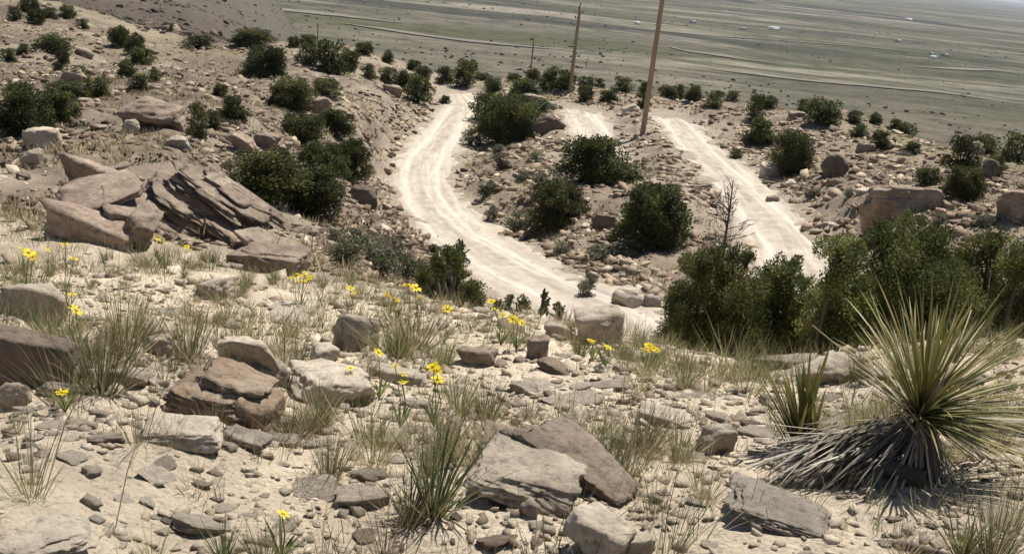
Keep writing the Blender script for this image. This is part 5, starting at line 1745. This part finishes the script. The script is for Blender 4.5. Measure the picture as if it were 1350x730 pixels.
for k, (u, v) in enumerate([(205, 313), (214, 318), (246, 325), (510, 388), (520, 393), (855, 455), (862, 459), (848, 460), (778, 448), (798, 455)]):
    flower([(u, v), (u + 4, v + 3)], 26, 'small faded yellow flower among dry brow grass', FG, 30 + k, .022)

# ------------------------------------------------------------------ yucca
def leaf_mesh(seed, curve, wid, c0, c1, twist=0.0):
    """unit leaf along +Z from origin, bending toward +X"""
    n = 7
    t = np.linspace(0, 1, n)
    cx = curve * t ** 2
    cz = t - .3 * abs(curve) * t ** 2
    w = wid * np.interp(t, [0, .12, .5, .85, 1], [1.3, .9, 1.0, .5, .02])
    L = np.stack([cx, -w, cz], 1); Rr = np.stack([cx, w, cz], 1); Mm = np.stack([cx - wid * .55 * (1 - t) - .001, 0 * w, cz], 1)
    V = np.stack([L, Mm, Rr], 1).reshape(-1, 3)
    Q = []
    for i in range(n - 1):
        a = i * 3
        Q += [[a, a + 1, a + 4, a + 3], [a + 1, a + 2, a + 5, a + 4]]
    c = np.array(c0) + (np.array(c1) - np.array(c0)) * np.repeat(t, 3)[:, None]
    edge = np.tile([1, 0, 1], n)[:, None]
    c = c + edge * np.array([.04, .036, .014])
    return mesh_np('leaf', V, np.array(Q), M_YUC, True, c)


YL = [leaf_mesh(k, (.03, .08, .14, .20, -.04, .10, .05, .26)[k], .0096, ((.082, .092, .027), (.105, .112, .032), (.06, .072, .022), (.125, .118, .04))[k % 4], ((.165, .16, .05), (.215, .195, .066), (.13, .132, .042), (.26, .20, .08))[k % 4]) for k in range(8)]
DL = [leaf_mesh(20 + k, (.12, .3, -.1, .45, .2, .05)[k], .0115, ((.13, .10, .075), (.09, .07, .053), (.25, .21, .165))[k % 3], ((.30, .26, .21), (.17, .14, .11), (.52, .47, .39))[k % 3]) for k in range(6)]


def put_leaf(name, me, t, p0, d, L, g, roll=None):
    d = Vector(d).normalized()
    q = d.to_track_quat('Z', 'Y')
    # turn the bend downward
    xw = q @ Vector((1, 0, 0)); yw = q @ Vector((0, 1, 0))
    dn = Vector((0, 0, -1))
    an = math.atan2(dn.dot(yw), dn.dot(xw)) + g.normal(0, .35)
    q = q @ Euler((0, 0, an)).to_quaternion()
    o = obj(name, me, t, tuple(p0))
    o.rotation_mode = 'QUATERNION'
    o.rotation_quaternion = q
    o.scale = (L, L * g.uniform(.8, 1.2), L)
    return o


def yucca():
    g = np.random.default_rng(17)
    base = cast_near(1215, 640)
    az, tt = pdir(1208, 552)
    r_ = math.hypot(base[0], base[1]) + .12
    heart = np.array([r_ * math.sin(az), r_ * math.cos(az), CAM[2] + float(tt) * r_]) - base
    t = thing('yucca', base, 'big spiky yucca with a skirt of dead grey leaves', 'yucca')
    mb = MB()
    mb.tube([(0, 0, -.05), heart * .5 + [0, .02, 0], heart - [0, 0, .02]], [.04, .034, .025], 10)
    # stem lying to the left under the dead leaves
    m = slant(base) / FPX
    lie = np.array([-125 * m, .10, 0]); lie[2] = gz(base[0] + lie[0], base[1] + lie[1]) - base[2] + .03
    mb.tube([(0, 0, .02), lie * .5 + [0, 0, .06], lie], [.03, .028, .02], 8)
    obj('trunk', mb.mesh('trunk', M_BARK), t)
    axis = np.array([.46, .08, 1.0]); axis /= np.linalg.norm(axis)
    n = 300
    for k in range(n):
        q = (k + .5) / n
        th = math.acos(1 - q * .90)                  # from the axis out past the horizontal
        th = th * g.uniform(.92, 1.08)
        ph = k * 2.39996 + g.normal(0, .2)
        e1 = np.cross(axis, [0, 1, 0]); e1 /= np.linalg.norm(e1); e2 = np.cross(axis, e1)
        d = axis * math.cos(th) + (e1 * math.cos(ph) + e2 * math.sin(ph)) * math.sin(th)
        L = .455 * g.uniform(.78, 1.10) * (1.0 - .10 * (1 - q))
        if d[0] < -.35: L *= .78 - .12 * min(1, (-d[0] - .35) * 2)
        if d[1] < -.5: L *= .85
        if d[2] < .22 and d[0] < .55: d[2] = .22 + .5 * g.random()
        put_leaf('leaf', YL[g.integers(8)], t, heart + d * .02 + axis * .03 * (1 - q), d, L, g)
    # dead skirt hanging round the stem and lying left
    for k in range(150):
        a = g.uniform(0, 6.283)
        d = np.array([math.cos(a) * .55 + g.normal(0, .12) - .08, math.sin(a) * .5 - .25, -1.0 + g.normal(0, .15)])
        p0 = heart * g.uniform(.8, 1.0) + np.array([math.cos(a), math.sin(a), 0]) * .035 + g.normal(0, .012, 3)
        L = min(.34 * g.uniform(.65, 1.1), .36)
        put_leaf('dead_leaf', DL[g.integers(6)], t, p0, d, L, g)
    def lying():
        f = g.random() ** .8
        p0 = heart * (1 - f) * .95 + (lie + [0, 0, .10]) * f + g.normal(0, .022, 3) + [0, -.05 * g.random(), 0]
        d = np.array([-1.0, g.normal(-.35, .40), -.42 + g.normal(0, .16) - .2 * (1 - f)])
        L = .25 * g.uniform(.6, 1.25)
        low = gz(base[0] + p0[0] + d[0] * L, base[1] + p0[1] + d[1] * L) - base[2]
        dn_ = np.linalg.norm(d)
        if p0[2] + d[2] / dn_ * L < low:
            d[2] = (low + .01 - p0[2]) / L
        return p0, d, L
    for k in range(150):
        p0, d, L = lying()
        put_leaf('dead_leaf', DL[g.integers(6)], t, p0, d, L, g)
    # the matted rest of the dead leaves
    tmp = []
    for k in range(200):
        p0, d, L = lying()
        tmp.append(put_leaf('dead_leaf', DL[g.integers(6)], None, p0, d, L, g))
    bpy.context.view_layer.update()
    mb = MB()
    for o in tmp:
        me = o.data
        co = np.empty(len(me.vertices) * 3, np.float32); me.vertices.foreach_get('co', co)
        cl = np.empty(len(me.vertices) * 4, np.float32); me.color_attributes['Col'].data.foreach_get('color', cl)
        M4 = np.array(o.matrix_world)
        mb.add(co.reshape(-1, 3) @ M4[:3, :3].T + M4[:3, 3], np.array([p.vertices[:] for p in me.polygons]), None, cl.reshape(-1, 4)[:, :3] * g.uniform(.5, 1.0))
        bpy.data.objects.remove(o)
    tag(obj('dead_leaf_mat', mb.mesh('dead_leaf_mat', M_YUC), t), kind='stuff')
    # dry flower stalk and long straws
    b = MB(); b.tube([heart, heart + [.02, -.03, .09], heart + [.055, -.03, .2]], [.014, .012, .010], 7)
    obj('flower_stalk', b.mesh('flower_stalk', M_STRAW), t)
    for (du, dv, ln) in ((-150, -140, 1), (-95, 60, 1), (60, -160, 1), (20, -120, 1), (95, 140, 1)):
        e = heart + _r * du * m + _u * (-dv) * m + np.array([0, -.08, 0])
        b = MB(); b.tube([heart + g.normal(0, .05, 3), (heart + e) / 2 + [0, -.05, .02], e], [.0028, .0024, .0014], 5)
        obj('straw', b.mesh('straw', M_STRAW), t)
    # second head
    p = cast_near(1058, 590)
    t2 = thing('yucca', p, 'small upright fan of green yucca leaves beside the big yucca', 'yucca')
    for k in range(58):
        d = np.array([g.uniform(-.70, .0), g.normal(0, .18), 1.0])
        lf_ = put_leaf('leaf', YL[g.integers(3)], t2, g.normal(0, .02, 3) + [0, 0, -.01], d, .42 * g.uniform(.6, 1.05), g)
        lf_.scale[1] *= 2.0
    b = MB(); b.tube([(0, 0, -.06), (0, 0, .03)], [.035, .03], 8)
    obj('trunk', b.mesh('trunk', M_BARK), t2)


yucca()

# dry sticks on the sand
def sticks():
    for k, (pts, rad, lab) in enumerate([
            ([(60, 640), (85, 560), (105, 520)], .0016, 'bent dry grey stalk leaning over the sand on the left'),
            ([(760, 452), (785, 440), (815, 462)], .012, 'pale weathered branch lying in front of the pinkish boulder'),
            ([(1150, 712), (1190, 722), (1240, 735)], .010, 'dark dead twig lying below the yucca'),
            ([(150, 700), (168, 620), (180, 585)], .0012, 'thin dry stalk standing on the bright sand'),
            ([(1000, 455), (1030, 470), (1085, 512)], .006, 'thin grey dead branch under the junipers')]):
        base = cast_near(*pts[0])
        rb = math.hypot(base[0], base[1])
        P = [np.zeros(3) - [0, 0, .01]]
        for (u, v) in pts[1:]:
            if k in (1, 2, 4):
                q = cast_near(u, v); P.append(q - base + [0, 0, rad])
            else:
                a, tt = pdir(u, v); P.append(np.array([rb * math.sin(a), rb * math.cos(a), CAM[2] + float(tt) * rb]) - base)
        b = MB(); b.tube(np.array(smooth_line(np.array(P), .02)) if k not in (0, 3) else P, rad, 6)
        o = obj('dry_stick', b.mesh('dry_stick', M_STRAW if k in (0, 3) else M_DEADWOOD), None, base)
        tag(o, lab, 'stick')


sticks()

# ------------------------------------------------------------------ far buildings and sagebrush on the plain
M_WHITE = flat_material('white_wall', (.78, .77, .74))
M_ROOF = flat_material('far_roof', (.35, .33, .32))
M_SHEDW = flat_material('shed_wall', (.45, .42, .38))


def house(u, v, w, d, h, label, wall, yaw=.2):
    p = plain_hit(u, v)
    t = thing('far_house' if wall is not M_SHEDW else 'far_shed', p, label, 'house', None, (0, 0, yaw))
    mb = MB(); mb.box((0, 0, h / 2 - .5), (w, d, h + 1))
    obj('wall', mb.mesh('wall', wall, False), t)
    ov = .6
    V = [(-w / 2 - ov, -d / 2 - ov, h), (w / 2 + ov, -d / 2 - ov, h), (w / 2 + ov, d / 2 + ov, h), (-w / 2 - ov, d / 2 + ov, h), (-w / 2 - ov, 0, h + d * .22), (w / 2 + ov, 0, h + d * .22)]
    b = MB(); b.add(V, [[0, 1, 5, 4], [2, 3, 4, 5], [3, 2, 1, 0]], [[0, 4, 3], [1, 2, 5]])
    obj('roof', b.mesh('roof', M_WHITE if wall is M_WHITE else M_ROOF, False), t)


house(1020, 39, 15, 7, 3.5, 'long white building standing alone on the plain', M_WHITE, .05)
house(1197, 28, 18, 9, 3.5, 'far white homestead on the upper plain', M_WHITE, .3)
house(1183, 57, 8, 6, 3, 'small pale shed on the middle of the plain', M_SHEDW, .4)
house(1230, 78, 7, 5, 3, 'pale house in the near farmstead on the plain', M_WHITE, -.2)
house(1245, 75, 8, 5, 3, 'grey shed in the near farmstead on the plain', M_SHEDW, .3)
house(1227, 73, 5, 4, 2.5, 'small dark roofed hut in the near farmstead on the plain', M_SHEDW, .8)
house(980, 38, 6, 5, 2.5, 'small pale hut left of the long white building', M_SHEDW, .1)
house(840, 33, 6, 5, 2.5, 'tiny pale hut behind the tall pole on the plain', M_WHITE, .1)
house(913, 29, 9, 6, 3, 'dark shed on the plain right of the tall pole', M_SHEDW, .1)


def sagebrush():
    g = np.random.default_rng(33)
    U, F = ICO[1]
    nn = 5200
    r = np.exp(g.uniform(math.log(430), math.log(2300), nn)); az = g.uniform(R(-40), R(38), nn)
    x = r * np.sin(az); y = r * np.cos(az)
    cl = n2(x, y, 160, 34) + .5 * n2(x, y, 50, 35)
    k = cl + g.normal(0, .2, nn) > .12
    x, y, r = x[k], y[k], r[k]; nn = len(x)
    hz = gsample(Zg, x, y); pz = plain_z(x, y)
    ok = pz > hz - .5
    x, y, pz = x[ok], y[ok], pz[ok]; nn = len(x)
    s = g.uniform(.5, 1.7, nn) * g.uniform(.6, 1.2, nn)
    sh = np.stack([rock_shape(800 + q, 1, 'round', .3)[0] for q in range(8)])[g.integers(0, 8, nn)]
    V = sh * s[:, None, None] * np.array([1, 1, .7]) + np.stack([x, y, pz + s * .3], 1)[:, None]
    C = np.array([(.05, .06, .035), (.075, .08, .05), (.04, .05, .03)])[g.integers(0, 3, nn)]
    T = (F[None] + (np.arange(nn) * len(U))[:, None, None]).reshape(-1, 3)
    o = obj('sagebrush', mesh_np('sagebrush', V.reshape(-1, 3), T, M_JUN, False, np.repeat(C, len(U), 0)))
    tag(o, 'sagebrush dotted across the far plain', 'bush', kind='stuff')


sagebrush()
# ------------------------------------------------------------------ haze over the plain
def haze():
    m = bpy.data.materials.new('haze_air')
    m.use_nodes = True
    nt = m.node_tree
    nt.nodes.clear()
    o_ = nt.nodes.new('ShaderNodeOutputMaterial')
    v = nt.nodes.new('ShaderNodeVolumePrincipled')
    v.inputs['Color'].default_value = (.80, .87, 1.0, 1)
    v.inputs['Density'].default_value = 4.5e-5
    v.inputs['Anisotropy'].default_value = .2
    nt.links.new(v.outputs[0], o_.inputs['Volume'])
    mb = MB()
    mb.box((0, 0, (PLAIN_Z - 60 + 330) / 2), (130000, 130000, 330 - PLAIN_Z + 60))
    o = obj('haze', mb.mesh('haze', m, False))
    tag(o, 'thin bluish haze over the plain', 'haze', kind='stuff')


haze()
